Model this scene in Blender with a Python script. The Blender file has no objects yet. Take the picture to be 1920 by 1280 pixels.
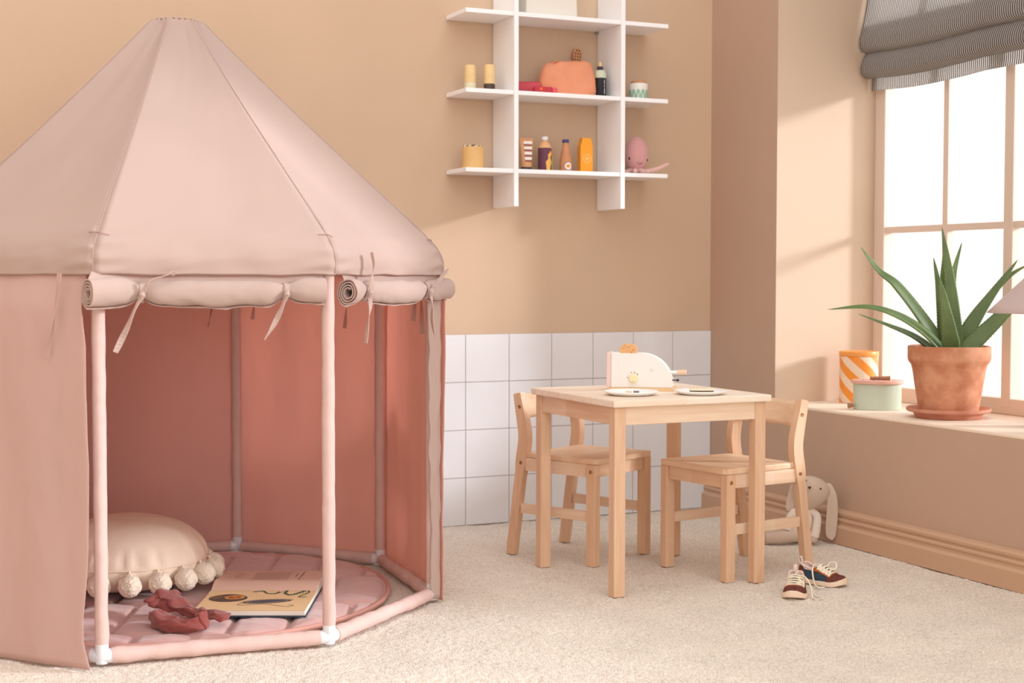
import bpy, bmesh, math, random
from mathutils import Vector, Matrix, noise
PI = math.pi
sc = bpy.context.scene
COL = sc.collection
random.seed(7)

# ------------------------------------------------------------------ helpers
def rgb(r, g, b):
    def f(c):
        c /= 255.0
        return c / 12.92 if c <= 0.04045 else ((c + 0.055) / 1.055) ** 2.4
    return (f(r), f(g), f(b), 1.0)

MATS = {}
def mat(name, col, rough=0.6, spec=0.3, vary=0.0, vscale=20.0, bump=0.0, bscale=200.0, transl=0.0, sheen=0.0, metal=0.0, bdist=0.002, col2=None, vdetail=3.0, tcol=None):
    if name in MATS: return MATS[name]
    m = bpy.data.materials.new(name); m.use_nodes = True
    nt = m.node_tree; N = nt.nodes; L = nt.links
    for n in list(N): N.remove(n)
    out = N.new('ShaderNodeOutputMaterial')
    b = N.new('ShaderNodeBsdfPrincipled')
    b.inputs['Base Color'].default_value = col
    b.inputs['Roughness'].default_value = rough
    b.inputs['Specular IOR Level'].default_value = spec
    b.inputs['Metallic'].default_value = metal
    if sheen: b.inputs['Sheen Weight'].default_value = sheen
    tc = N.new('ShaderNodeTexCoord')
    csock = None
    if vary or col2:
        nz = N.new('ShaderNodeTexNoise'); nz.inputs['Scale'].default_value = vscale; nz.inputs['Detail'].default_value = vdetail
        L.new(tc.outputs['Object'], nz.inputs['Vector'])
        mx = N.new('ShaderNodeMix'); mx.data_type = 'RGBA'
        c2 = col2 if col2 else tuple(min(1, c * (1 + vary)) for c in col[:3]) + (1,)
        c1 = col if col2 else tuple(c * (1 - vary) for c in col[:3]) + (1,)
        mx.inputs['A'].default_value = c1; mx.inputs['B'].default_value = c2
        mr = N.new('ShaderNodeMapRange'); mr.inputs['From Min'].default_value = 0.35; mr.inputs['From Max'].default_value = 0.65
        L.new(nz.outputs['Fac'], mr.inputs['Value']); L.new(mr.outputs['Result'], mx.inputs['Factor'])
        csock = mx.outputs['Result']; L.new(csock, b.inputs['Base Color'])
    if bump:
        bz = N.new('ShaderNodeTexNoise'); bz.inputs['Scale'].default_value = bscale; bz.inputs['Detail'].default_value = 4
        L.new(tc.outputs['Object'], bz.inputs['Vector'])
        bp = N.new('ShaderNodeBump'); bp.inputs['Strength'].default_value = bump; bp.inputs['Distance'].default_value = bdist
        L.new(bz.outputs['Fac'], bp.inputs['Height']); L.new(bp.outputs['Normal'], b.inputs['Normal'])
    if transl:
        t = N.new('ShaderNodeBsdfTranslucent'); t.inputs['Color'].default_value = tcol or col
        if csock and not tcol: L.new(csock, t.inputs['Color'])
        ms = N.new('ShaderNodeMixShader'); ms.inputs['Fac'].default_value = transl
        L.new(b.outputs['BSDF'], ms.inputs[1]); L.new(t.outputs['BSDF'], ms.inputs[2]); L.new(ms.outputs['Shader'], out.inputs['Surface'])
    else:
        L.new(b.outputs['BSDF'], out.inputs['Surface'])
    MATS[name] = m
    return m

def wood(name, c1, c2, axis='X', scale=6.0, rough=0.5):
    if name in MATS: return MATS[name]
    m = bpy.data.materials.new(name); m.use_nodes = True
    nt = m.node_tree; N = nt.nodes; L = nt.links
    b = N['Principled BSDF']; b.inputs['Roughness'].default_value = rough; b.inputs['Specular IOR Level'].default_value = 0.3
    tc = N.new('ShaderNodeTexCoord'); mp = N.new('ShaderNodeMapping')
    s = {'X': (1, 14, 14), 'Y': (14, 1, 14), 'Z': (14, 14, 1)}[axis]
    mp.inputs['Scale'].default_value = tuple(v * scale / 2 for v in s)
    L.new(tc.outputs['Object'], mp.inputs['Vector'])
    nz = N.new('ShaderNodeTexNoise'); nz.inputs['Scale'].default_value = 1.6; nz.inputs['Detail'].default_value = 5; nz.inputs['Distortion'].default_value = 0.6
    L.new(mp.outputs['Vector'], nz.inputs['Vector'])
    # broad staves: glued boards of differing tone
    mp2 = N.new('ShaderNodeMapping'); mp2.inputs['Scale'].default_value = {'X': (1.5, 22, 0.1), 'Y': (22, 1.5, 0.1), 'Z': (3, 3, 1)}[axis]
    L.new(tc.outputs['Object'], mp2.inputs['Vector'])
    vo = N.new('ShaderNodeTexVoronoi'); vo.inputs['Scale'].default_value = 1.0
    L.new(mp2.outputs['Vector'], vo.inputs['Vector'])
    mx = N.new('ShaderNodeMix'); mx.data_type = 'RGBA'; mx.inputs['A'].default_value = c1; mx.inputs['B'].default_value = c2
    mr = N.new('ShaderNodeMapRange'); mr.inputs['From Min'].default_value = 0.3; mr.inputs['From Max'].default_value = 0.7
    L.new(nz.outputs['Fac'], mr.inputs['Value'])
    sp = N.new('ShaderNodeSeparateColor'); L.new(vo.outputs['Color'], sp.inputs['Color'])
    ad = N.new('ShaderNodeMath'); ad.operation = 'MULTIPLY_ADD'; ad.inputs[1].default_value = 0.45
    L.new(sp.outputs[0], ad.inputs[0])
    m2 = N.new('ShaderNodeMath'); m2.operation = 'MULTIPLY'; m2.inputs[1].default_value = 0.6
    L.new(mr.outputs['Result'], m2.inputs[0]); L.new(m2.outputs[0], ad.inputs[2])
    L.new(ad.outputs[0], mx.inputs['Factor']); L.new(mx.outputs['Result'], b.inputs['Base Color'])
    MATS[name] = m
    return m

def mk(name, verts, faces, m=None, parent=None, smooth=True, loc=None, rot=None):
    me = bpy.data.meshes.new(name); me.from_pydata([tuple(v) for v in verts], [], faces)
    bm = bmesh.new(); bm.from_mesh(me); bmesh.ops.recalc_face_normals(bm, faces=bm.faces); bm.to_mesh(me); bm.free()
    if m: me.materials.append(m)
    if smooth:
        for p in me.polygons: p.use_smooth = True
    o = bpy.data.objects.new(name, me); COL.objects.link(o)
    if parent: o.parent = parent
    if loc: o.location = loc
    if rot: o.rotation_euler = rot
    return o

def from_bm(name, bm, m, parent=None, smooth=False, loc=None, rot=None):
    me = bpy.data.meshes.new(name); bmesh.ops.recalc_face_normals(bm, faces=bm.faces); bm.to_mesh(me); bm.free()
    if m: me.materials.append(m)
    if smooth:
        for p in me.polygons: p.use_smooth = True
    o = bpy.data.objects.new(name, me); COL.objects.link(o)
    if parent: o.parent = parent
    if loc: o.location = loc
    if rot: o.rotation_euler = rot
    return o

def bm_box(bm, x0, x1, y0, y1, z0, z1, bev=0.0, M=None):
    r = bmesh.ops.create_cube(bm, size=1.0)
    vs = r['verts']
    for v in vs:
        v.co = Vector(((x0 + x1) / 2 + v.co.x * (x1 - x0), (y0 + y1) / 2 + v.co.y * (y1 - y0), (z0 + z1) / 2 + v.co.z * (z1 - z0)))
    if bev:
        es = list({e for v in vs for e in v.link_edges})
        res = bmesh.ops.bevel(bm, geom=es, offset=bev, segments=2, profile=0.5, affect='EDGES')
        vs = list({v for f in res['faces'] for v in f.verts} | {v for v in vs if v.is_valid})
    if M:
        for v in vs: v.co = M @ v.co

def box(name, x0, x1, y0, y1, z0, z1, m, parent=None, bev=0.0, loc=None, rot=None):
    bm = bmesh.new(); bm_box(bm, x0, x1, y0, y1, z0, z1, bev)
    return from_bm(name, bm, m, parent, loc=loc, rot=rot)

def lathe(name, prof, m, parent=None, seg=48, loc=None, rot=None, sx=1.0, sy=1.0, fn=None, smooth=True):
    verts = []; faces = []
    n = len(prof)
    for i, (r, z) in enumerate(prof):
        for j in range(seg):
            a = 2 * PI * j / seg
            p = Vector((r * math.cos(a) * sx, r * math.sin(a) * sy, z))
            if fn: p = fn(p, a, i)
            verts.append(p)
    for i in range(n - 1):
        for j in range(seg):
            k = (j + 1) % seg
            faces.append((i * seg + j, i * seg + k, (i + 1) * seg + k, (i + 1) * seg + j))
    faces.append(tuple(range(seg)))
    faces.append(tuple(range((n - 1) * seg, n * seg)))
    o = mk(name, verts, faces, m, parent, smooth, loc, rot)
    if smooth: autosmooth(o, 40)
    return o

def autosmooth(o, deg=35):
    me = o.data
    bm = bmesh.new(); bm.from_mesh(me)
    lim = math.radians(deg)
    for e in bm.edges:
        if len(e.link_faces) == 2:
            if e.calc_face_angle(0) > lim: e.smooth = False
    bm.to_mesh(me); bm.free()

def frames(pts):
    n = len(pts); T = []
    for i in range(n):
        a = pts[max(0, i - 1)]; b = pts[min(n - 1, i + 1)]
        t = (b - a); T.append(t.normalized() if t.length > 1e-9 else Vector((0, 0, 1)))
    up = Vector((0, 0, 1)) if abs(T[0].z) < 0.9 else Vector((1, 0, 0))
    N0 = (up - T[0] * up.dot(T[0])).normalized(); Ns = [N0]
    for i in range(1, n):
        v = Ns[-1] - T[i] * Ns[-1].dot(T[i])
        Ns.append(v.normalized() if v.length > 1e-9 else Ns[-1])
    return T, Ns

def catmull(P, n=8):
    P = [Vector(p) for p in P]; out = []
    Q = [P[0] * 2 - P[1]] + P + [P[-1] * 2 - P[-2]]
    for i in range(1, len(Q) - 2):
        for k in range(n):
            t = k / n; a, b, c, d = Q[i - 1], Q[i], Q[i + 1], Q[i + 2]
            out.append(0.5 * ((2 * b) + (c - a) * t + (2 * a - 5 * b + 4 * c - d) * t * t + (3 * b - 3 * c + d - a) * t ** 3))
    out.append(P[-1]); return out

def tube_geo(pts, rad, seg=12, cap=True, V=None, F=None, flat=1.0, ell=None):
    V = [] if V is None else V; F = [] if F is None else F
    pts = [Vector(p) for p in pts]; T, Ns = frames(pts); o = len(V); n = len(pts)
    for i, p in enumerate(pts):
        r = rad(i / (n - 1)) if callable(rad) else (rad[i] if isinstance(rad, (list, tuple)) else rad)
        B = T[i].cross(Ns[i])
        for j in range(seg):
            a = 2 * PI * j / seg
            V.append(p + Ns[i] * (math.cos(a) * r * flat) + B * (math.sin(a) * r))
    for i in range(n - 1):
        for j in range(seg):
            k = (j + 1) % seg
            F.append((o + i * seg + j, o + i * seg + k, o + (i + 1) * seg + k, o + (i + 1) * seg + j))
    if cap:
        F.append(tuple(o + j for j in range(seg))); F.append(tuple(o + (n - 1) * seg + j for j in range(seg)))
    return V, F

def tube(name, pts, rad, m, parent=None, seg=12, flat=1.0, loc=None, rot=None):
    V, F = tube_geo(pts, rad, seg, flat=flat)
    o = mk(name, V, F, m, parent, True, loc, rot); autosmooth(o, 60); return o

def ribbon_geo(pts, side, w, th=0.0012, V=None, F=None):
    """flat strip along pts; side = list of side vectors (or one)"""
    V = [] if V is None else V; F = [] if F is None else F
    pts = [Vector(p) for p in pts]; n = len(pts); T, _ = frames(pts); o = len(V)
    for i, p in enumerate(pts):
        s = Vector(side[i] if isinstance(side, list) else side)
        s = (s - T[i] * s.dot(T[i])).normalized(); nn = T[i].cross(s)
        ww = w(i / (n - 1)) if callable(w) else w
        for (a, b) in ((-1, -1), (1, -1), (1, 1), (-1, 1)):
            V.append(p + s * (a * ww / 2) + nn * (b * th / 2))
    for i in range(n - 1):
        for j in range(4):
            k = (j + 1) % 4
            F.append((o + i * 4 + j, o + i * 4 + k, o + (i + 1) * 4 + k, o + (i + 1) * 4 + j))
    F.append((o, o + 1, o + 2, o + 3)); e = o + (n - 1) * 4; F.append((e, e + 1, e + 2, e + 3))
    return V, F

def grid(name, fn, nu, nv, m, parent=None, thick=0.0, loc=None, rot=None, closed_u=False):
    V = []; F = []
    for j in range(nv + 1):
        for i in range(nu if closed_u else nu + 1):
            V.append(Vector(fn(i / nu, j / nv)))
    w = nu if closed_u else nu + 1
    for j in range(nv):
        for i in range(nu):
            i2 = (i + 1) % w if closed_u else i + 1
            F.append((j * w + i, j * w + i2, (j + 1) * w + i2, (j + 1) * w + i))
    o = mk(name, V, F, m, parent, True, loc, rot)
    if thick:
        md = o.modifiers.new('Solid', 'SOLIDIFY'); md.thickness = thick; md.offset = 0
    return o

def prism(name, poly, d0, d1, m, parent=None, bev=0.0, plane='XZ', smooth=False, loc=None, rot=None, seg=2):
    bm = bmesh.new()
    def P(u, v, d): return {'XZ': (u, d, v), 'YZ': (d, u, v), 'XY': (u, v, d)}[plane]
    a = [bm.verts.new(P(u, v, d0)) for u, v in poly]; b = [bm.verts.new(P(u, v, d1)) for u, v in poly]
    n = len(poly)
    f1 = bm.faces.new(a); f2 = bm.faces.new(list(reversed(b)))
    for i in range(n): bm.faces.new((a[i], b[i], b[(i + 1) % n], a[(i + 1) % n]))
    if bev:
        es = list({e for f in (f1, f2) for e in f.edges})
        bmesh.ops.bevel(bm, geom=es, offset=bev, segments=seg, profile=0.5, affect='EDGES')
    o = from_bm(name, bm, m, parent, smooth, loc, rot)
    if smooth: autosmooth(o, 30)
    return o

def empty(name, loc, rz=0.0, label=None, cat=None, group=None, rot=None):
    o = bpy.data.objects.new(name, None); COL.objects.link(o); o.empty_display_size = 0.05
    o.location = loc; o.rotation_euler = rot if rot else (0, 0, rz)
    if label: tag(o, label, cat, group)
    return o

def tag(o, label, cat, group=None):
    o['label'] = label; o['category'] = cat
    if group: o['group'] = group
    return o

def struct(o): o['kind'] = 'structure'; return o

def copy_tree(o, parent=None):
    c = o.copy(); COL.objects.link(c)
    if parent: c.parent = parent
    for ch in list(o.children): copy_tree(ch, c)
    return c

def nz(x, y=0.0, z=0.0): return noise.noise(Vector((x, y, z)))
def R(a): return math.radians(a)

# ------------------------------------------------------------------ materials
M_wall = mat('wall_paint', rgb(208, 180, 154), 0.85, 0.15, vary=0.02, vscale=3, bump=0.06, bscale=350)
M_wallR = mat('wall_paint_shaded', rgb(195, 166, 145), 0.85, 0.15, vary=0.02, vscale=3, bump=0.06, bscale=350)  # darker copy of the wall paint; the right wall's shade is in the colour
M_sill = mat('sill_paint', rgb(246, 228, 208), 0.6, 0.25, vary=0.02, vscale=4, bump=0.04, bscale=250)
M_base = mat('baseboard_paint', rgb(202, 166, 138), 0.5, 0.3)
M_tile = mat('glazed_tile', rgb(228, 228, 230), 0.15, 0.5, vary=0.02, vscale=4)
M_grout = mat('grout', rgb(176, 166, 160), 0.9, 0.1)
M_frame = mat('window_paint', rgb(226, 208, 194), 0.5, 0.3)
M_white = mat('shelf_white', rgb(252, 252, 254), 0.4, 0.3)
M_beech = wood('beech_x', rgb(242, 218, 192), rgb(226, 190, 158), 'X')
M_beechY = wood('beech_y', rgb(240, 212, 182), rgb(220, 178, 144), 'Y')
M_beechZ = wood('beech_z', rgb(232, 198, 166), rgb(212, 168, 134), 'Z')
M_pink = mat('tent_cotton', rgb(210, 188, 178), 0.85, 0.1, vary=0.015, vscale=6, bump=0.10, bscale=900, bdist=0.0006, transl=0.34, sheen=0.15, tcol=rgb(226, 186, 170))
M_pinkC = mat('curtain_cotton', rgb(230, 204, 196), 0.85, 0.1, vary=0.02, vscale=5, bump=0.10, bscale=900, bdist=0.0006, transl=0.60, sheen=0.1, tcol=rgb(244, 198, 184))
M_pinkS = mat('tent_sleeve', rgb(214, 184, 176), 0.85, 0.1, vary=0.03, vscale=30, bump=0.45, bscale=38, bdist=0.004)
M_seam = mat('seam_thread', rgb(200, 164, 152), 0.9, 0.1)
M_plas = mat('white_plastic', rgb(226, 227, 232), 0.3, 0.5)
M_matf = mat('mat_velvet', rgb(208, 164, 158), 0.7, 0.2, vary=0.03, vscale=12, bump=0.12, bscale=60, bdist=0.003, sheen=0.4)
M_matp = mat('mat_piping', rgb(214, 160, 148), 0.7, 0.2)
M_cush = mat('cushion_cotton', rgb(236, 214, 194), 0.85, 0.1, vary=0.02, vscale=20, bump=0.1, bscale=800, bdist=0.0006)
M_pom = mat('pompom_wool', rgb(240, 224, 204), 0.95, 0.05, bump=0.6, bscale=180, bdist=0.004, sheen=0.4)
M_blk = mat('black', rgb(28, 24, 24), 0.4, 0.4)
M_brass = mat('brass', rgb(176, 140, 96), 0.35, 0.5, metal=0.8)

# ------------------------------------------------------------------ room
# carpet
def carpet_mat():
    m = bpy.data.materials.new('carpet'); m.use_nodes = True; nt = m.node_tree; N = nt.nodes; L = nt.links
    b = N['Principled BSDF']; b.inputs['Roughness'].default_value = 0.95; b.inputs['Specular IOR Level'].default_value = 0.05
    b.inputs['Sheen Weight'].default_value = 0.25
    tc = N.new('ShaderNodeTexCoord')
    v = N.new('ShaderNodeTexVoronoi'); v.inputs['Scale'].default_value = 380; L.new(tc.outputs['Object'], v.inputs['Vector'])
    n1 = N.new('ShaderNodeTexNoise'); n1.inputs['Scale'].default_value = 210; n1.inputs['Detail'].default_value = 5; L.new(tc.outputs['Object'], n1.inputs['Vector'])
    n2 = N.new('ShaderNodeTexNoise'); n2.inputs['Scale'].default_value = 7; n2.inputs['Detail'].default_value = 4; L.new(tc.outputs['Object'], n2.inputs['Vector'])
    mx = N.new('ShaderNodeMix'); mx.data_type = 'RGBA'; mx.inputs['A'].default_value = rgb(218, 198, 178); mx.inputs['B'].default_value = rgb(250, 240, 226)
    mr = N.new('ShaderNodeMapRange'); mr.inputs['From Min'].default_value = 0.34; mr.inputs['From Max'].default_value = 0.56
    L.new(n1.outputs['Fac'], mr.inputs['Value']); L.new(mr.outputs['Result'], mx.inputs['Factor'])
    mx2 = N.new('ShaderNodeMix'); mx2.data_type = 'RGBA'; mx2.blend_type = 'MULTIPLY'; mx2.inputs['Factor'].default_value = 1
    cr = N.new('ShaderNodeMapRange'); cr.inputs['From Min'].default_value = 0.3; cr.inputs['From Max'].default_value = 0.7; cr.inputs['To Min'].default_value = 0.93; cr.inputs['To Max'].default_value = 1.03
    L.new(n2.outputs['Fac'], cr.inputs['Value']); L.new(mx.outputs['Result'], mx2.inputs['A'])
    cc = N.new('ShaderNodeCombineColor')
    for k in range(3): L.new(cr.outputs['Result'], cc.inputs[k])
    L.new(cc.outputs['Color'], mx2.inputs['B']); L.new(mx2.outputs['Result'], b.inputs['Base Color'])
    sm = N.new('ShaderNodeMath'); sm.operation = 'MULTIPLY_ADD'; sm.inputs[1].default_value = -0.8
    L.new(v.outputs['Distance'], sm.inputs[0]); L.new(n1.outputs['Fac'], sm.inputs[2])
    bp = N.new('ShaderNodeBump'); bp.inputs['Strength'].default_value = 0.75; bp.inputs['Distance'].default_value = 0.004
    L.new(sm.outputs[0], bp.inputs['Height']); L.new(bp.outputs['Normal'], b.inputs['Normal'])
    return m
M_carpet = carpet_mat()

def make_floor():
    # finely rumpled pile where the photo looks, plain beyond it
    x0, x1, y0, y1, st = -3.0, 0.02, -2.35, 0.02, 0.0055
    nx = int((x1 - x0) / st); ny = int((y1 - y0) / st)
    V = []; F = []
    for j in range(ny + 1):
        y = y0 + (y1 - y0) * j / ny
        for i in range(nx + 1):
            x = x0 + (x1 - x0) * i / nx
            h = 0.0022 * noise.noise(Vector((x * 95, y * 95, 0.3))) + 0.0018 * (random.random() - 0.5) + 0.0030 * noise.noise(Vector((x * 9, y * 9, 1)))
            V.append((x, y, h - 0.0012))
    for j in range(ny):
        for i in range(nx):
            a = j * (nx + 1) + i; F.append((a, a + 1, a + nx + 2, a + nx + 1))
    o = len(V)
    V += [(-5.2, -6.5, -0.004), (1.2, -6.5, -0.004), (1.2, 0.3, -0.004), (-5.2, 0.3, -0.004)]; F.append((o, o + 1, o + 2, o + 3))
    me = bpy.data.meshes.new('floor'); me.from_pydata(V, [], F); me.materials.append(M_carpet)
    for p in me.polygons: p.use_smooth = True
    ob = bpy.data.objects.new('floor', me); COL.objects.link(ob); return struct(ob)
make_floor()

struct(box('wall_back', -4.2, 0.0, 0.0, 0.12, -0.02, 2.5, M_wall))
struct(box('added_wall_left', -4.32, -4.2, -5.5, 0.12, -0.02, 2.5, M_wall))  # out of view, added to cut ambient light from the left

# right wall: corner pier, low wall under the sill, piers round the unseen second opening added for sun, lintel
WX = 0.378
bm = bmesh.new()
def wb(*a): bm_box(bm, *a)
wb(0.0, 0.40, -0.382, 0.12, -0.02, 3.4)
wb(0.0, 0.44, -4.6, -0.382, -0.02, 0.376)
wb(0.0, 0.44, -1.80, -1.60, 0.376, 3.4)
wb(0.0, 0.44, -4.6, -3.0, 0.376, 3.4)
wb(0.0, 0.44, -3.0, -1.80, 2.0, 3.4)
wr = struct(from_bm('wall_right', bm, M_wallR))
wr.data.materials.append(mat('reveal_sunlit', rgb(211, 187, 165), 0.85, 0.15, vary=0.02, vscale=3, bump=0.06, bscale=350))  # same wall paint lightened; the reveal's sunlight is put into the colour
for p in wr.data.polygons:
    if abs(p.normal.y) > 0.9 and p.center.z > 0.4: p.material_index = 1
# window boards, the second for the added opening
bm = bmesh.new()
bm_box(bm, 0.0, 0.44, -1.60, -0.382, 0.3755, 0.384, 0.002)
struct(from_bm('trim_1', bm, M_sill))
bm = bmesh.new()
bm_box(bm, 0.0, 0.44, -3.0, -1.80, 0.3755, 0.384, 0.002)
struct(from_bm('trim_2', bm, M_sill))

# tiled dado
bm = bmesh.new()
T = 0.15; g = 0.0011
for i in range(28):
    for k in range(4):
        bm_box(bm, -(i + 1) * T + g, -i * T - g, -0.008, -0.0005, k * T + g, (k + 1) * T - g, 0.0009)
struct(from_bm('trim_3', bm, M_tile))
struct(box('trim_4', -4.2, -0.0002, -0.0062, -0.0001, 0.0, 0.5995, M_grout))

# moulded baseboard on the right wall
prof = [(0, 0), (-0.034, 0), (-0.034, 0.048), (-0.030, 0.053), (-0.024, 0.056), (-0.023, 0.063), (-0.0265, 0.0665), (-0.0265, 0.071), (-0.0235, 0.075), (-0.0205, 0.0755), (-0.0205, 0.079), (-0.024, 0.083), (-0.0245, 0.090), (-0.020, 0.0955), (-0.012, 0.0975), (0, 0.098)]
V = []; F = []
ys = [-0.0085, -4.6]
for y in ys:
    for (x, z) in prof: V.append((x, y, z))
n = len(prof)
for i in range(n): F.append((i, (i + 1) % n, n + (i + 1) % n, n + i))
F.append(tuple(range(n))); F.append(tuple(range(n, 2 * n)))
bb = mk('baseboard_right', V, F, M_base, None, True); autosmooth(bb, 25); struct(bb)

# windows: one in view, one added out of view for its light
M_glass = None
def glass_mat():
    m = bpy.data.materials.new('window_glass'); m.use_nodes = True; N = m.node_tree.nodes; L = m.node_tree.links
    for q in list(N): N.remove(q)
    out = N.new('ShaderNodeOutputMaterial'); t = N.new('ShaderNodeBsdfTransparent'); gl = N.new('ShaderNodeBsdfGlossy'); gl.inputs['Roughness'].default_value = 0.02
    t.inputs['Color'].default_value = (1, 1, 1, 1)
    f = N.new('ShaderNodeFresnel'); f.inputs['IOR'].default_value = 1.35; ms = N.new('ShaderNodeMixShader')
    sc_ = N.new('ShaderNodeMath'); sc_.operation = 'MULTIPLY'; sc_.inputs[1].default_value = 0.08
    L.new(f.outputs[0], sc_.inputs[0]); L.new(sc_.outputs[0], ms.inputs['Fac']); L.new(t.outputs[0], ms.inputs[1]); L.new(gl.outputs[0], ms.inputs[2]); L.new(ms.outputs[0], out.inputs['Surface'])
    return m
M_glass = glass_mat()
def window(name, y0, y1, z0, z1, wides, thins, munts):
    e = bpy.data.objects.new(name, None); COL.objects.link(e); e.location = (WX, (y0 + y1) / 2, z0); struct(e)
    ly = lambda y: y - (y0 + y1) / 2
    bm = bmesh.new(); H = z1 - z0
    bm_box(bm, 0, 0.05, ly(y1) - 0.05, ly(y1), 0, H, 0.003)
    bm_box(bm, 0, 0.05, ly(y0), ly(y0) + 0.05, 0, H, 0.003)
    bm_box(bm, 0.0008, 0.0492, ly(y0) + .001, ly(y1) - .001, 0.0002, 0.046, 0.003)
    bm_box(bm, 0.0008, 0.0492, ly(y0) + .001, ly(y1) - .001, H - 0.05, H - .0002, 0.003)
    for w in wides: bm_box(bm, -0.0006, 0.0506, ly(w) - 0.018, ly(w) + 0.018, 0.02, H - 0.02, 0.003)
    for w in thins: bm_box(bm, 0.006, 0.036, ly(w) - 0.011, ly(w) + 0.011, 0.03, H - 0.03, 0.002)
    for zz in munts: bm_box(bm, 0.007, 0.035, ly(y0) + 0.03, ly(y1) - 0.03, zz - z0 - 0.010, zz - z0 + 0.010, 0.002)
    fr = from_bm('window_frame', bm, M_frame, e); struct(fr)
    gp = box('window_pane', 0.028, 0.031, ly(y0) + 0.02, ly(y1) - 0.02, 0.02, H - 0.02, M_glass, e); struct(gp)
    return e
window('window_1', -1.60, -0.382, 0.384, 2.3, [-0.983], [-0.711, -1.275], [0.931, 1.47, 2.0])
window('added_window', -3.0, -1.80, 0.384, 2.0, [-2.4], [-2.1, -2.7], [0.931, 1.47])  # unseen, added and sized to let sun reach the tent
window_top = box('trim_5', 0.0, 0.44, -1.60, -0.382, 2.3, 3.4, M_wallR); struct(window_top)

# ------------------------------------------------------------------ roman blind
def blind_mat():
    m = bpy.data.materials.new('striped_linen'); m.use_nodes = True; N = m.node_tree.nodes; L = m.node_tree.links
    b = N['Principled BSDF']; b.inputs['Roughness'].default_value = 0.9; b.inputs['Specular IOR Level'].default_value = 0.05
    out = N['Material Output']
    tc = N.new('ShaderNodeTexCoord'); sp = N.new('ShaderNodeSeparateXYZ'); L.new(tc.outputs['Object'], sp.inputs[0])
    mu = N.new('ShaderNodeMath'); mu.operation = 'MULTIPLY'; mu.inputs[1].default_value = 2 * PI / 0.0085; L.new(sp.outputs['Y'], mu.inputs[0])
    sn = N.new('ShaderNodeMath'); sn.operation = 'SINE'; L.new(mu.outputs[0], sn.inputs[0])
    mr = N.new('ShaderNodeMapRange'); mr.inputs['From Min'].default_value = -0.35; mr.inputs['From Max'].default_value = 0.35; L.new(sn.outputs[0], mr.inputs['Value'])
    mx = N.new('ShaderNodeMix'); mx.data_type = 'RGBA'; mx.inputs['A'].default_value = rgb(112, 110, 122); mx.inputs['B'].default_value = rgb(240, 236, 228)
    L.new(mr.outputs['Result'], mx.inputs['Factor']); L.new(mx.outputs['Result'], b.inputs['Base Color'])
    t = N.new('ShaderNodeBsdfTranslucent'); L.new(mx.outputs['Result'], t.inputs['Color'])
    ms = N.new('ShaderNodeMixShader'); ms.inputs['Fac'].default_value = 0.62
    L.new(b.outputs[0], ms.inputs[1]); L.new(t.outputs[0], ms.inputs[2]); L.new(ms.outputs[0], out.inputs['Surface'])
    return m
M_blind = blind_mat()
bl = empty('roman_blind', (0.345, -0.995, 1.38), 0, 'grey and cream pinstriped roman blind drawn up over the window', 'blind')
bprof = catmull([(0.010, 0, 0.90), (0.005, 0, 0.62), (-0.004, 0, 0.40), (-0.016, 0, 0.28), (-0.034, 0, 0.19), (-0.043, 0, 0.155), (-0.038, 0, 0.128), (-0.020, 0, 0.116), (0.000, 0, 0.118)], 6)
bprof2 = catmull([(0.000, 0, 0.124), (-0.020, 0, 0.112), (-0.034, 0, 0.082), (-0.037, 0, 0.058), (-0.028, 0, 0.043), (-0.008, 0, 0.036), (0.006, 0, 0.038)], 6)
bprof3 = catmull([(0.006, 0, 0.05), (0.008, 0, 0.030), (0.008, 0, 0.012), (0.007, 0, -0.002)], 4)
def blind_fn(pr):
    n = len(pr) - 1
    def fn(u, v):
        p = pr[min(n, int(round(v * n)))]
        y = 0.600 - 1.19 * u
        dz = -0.010 * math.sin(PI * min(1, u * 2.3)) * (1 if v > 0.3 else v / 0.3)
        dx = 0.004 * nz(u * 6, v * 2, 3) + 0.003 * math.sin(u * 9)
        return (p.x + dx * (0.4 + v), y, p.z + dz + 0.004 * nz(u * 5, 7, 0))
    return fn
bprof4 = catmull([(-0.002, 0, 0.205), (-0.012, 0, 0.16), (-0.008, 0, 0.10), (0.004, 0, 0.045)], 6)
for nm, pr in (('back_layer', bprof4), ('upper_fold', bprof), ('lower_fold', bprof2), ('bottom_hem', bprof3)):
    grid(nm, blind_fn(pr), 90, len(pr) - 1, M_blind, bl, thick=0.0015)
tube('batten', [(0.012, 0.60, 0.90), (0.012, -0.59, 0.90)], 0.012, M_white, bl)

# ------------------------------------------------------------------ shelf
SH = empty('wall_shelf', (-0.6125, 0, 0.994), 0, 'white wooden grid wall shelf with crossing boards above the tiles', 'shelf')
def shx(x): return x + 0.6125
zs = [1.5755, 1.3385, 1.1015]
for x in (-0.797, -0.428):
    bm = bmesh.new(); bm_box(bm, shx(x) - 0.0075, shx(x) + 0.0075, -0.162, -0.002, 0.0, 0.69, 0.0012)
    from_bm('upright', bm, M_white, SH)
for z in zs:
    segs = [(-0.962, -0.8047), (-0.7893, -0.4357), (-0.4203, -0.263)]
    bm = bmesh.new()
    for a, b in segs: bm_box(bm, shx(a), shx(b), -0.159, -0.002, z - 0.994 - 0.0065, z - 0.994 + 0.0065, 0.0012)
    from_bm('shelf_board', bm, M_white, SH)
lathe('bracket', [(0.005, 0), (0.005, 0.008), (0.002, 0.01)], mat('bracket_grey', rgb(150, 145, 140), .4, .5, metal=.5), SH, 12, loc=(shx(-0.441), -0.008, 1.5615 - 0.994))
T0, T1, T2 = zs[0] + 0.0068, zs[1] + 0.0068, zs[2] + 0.0068

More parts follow.
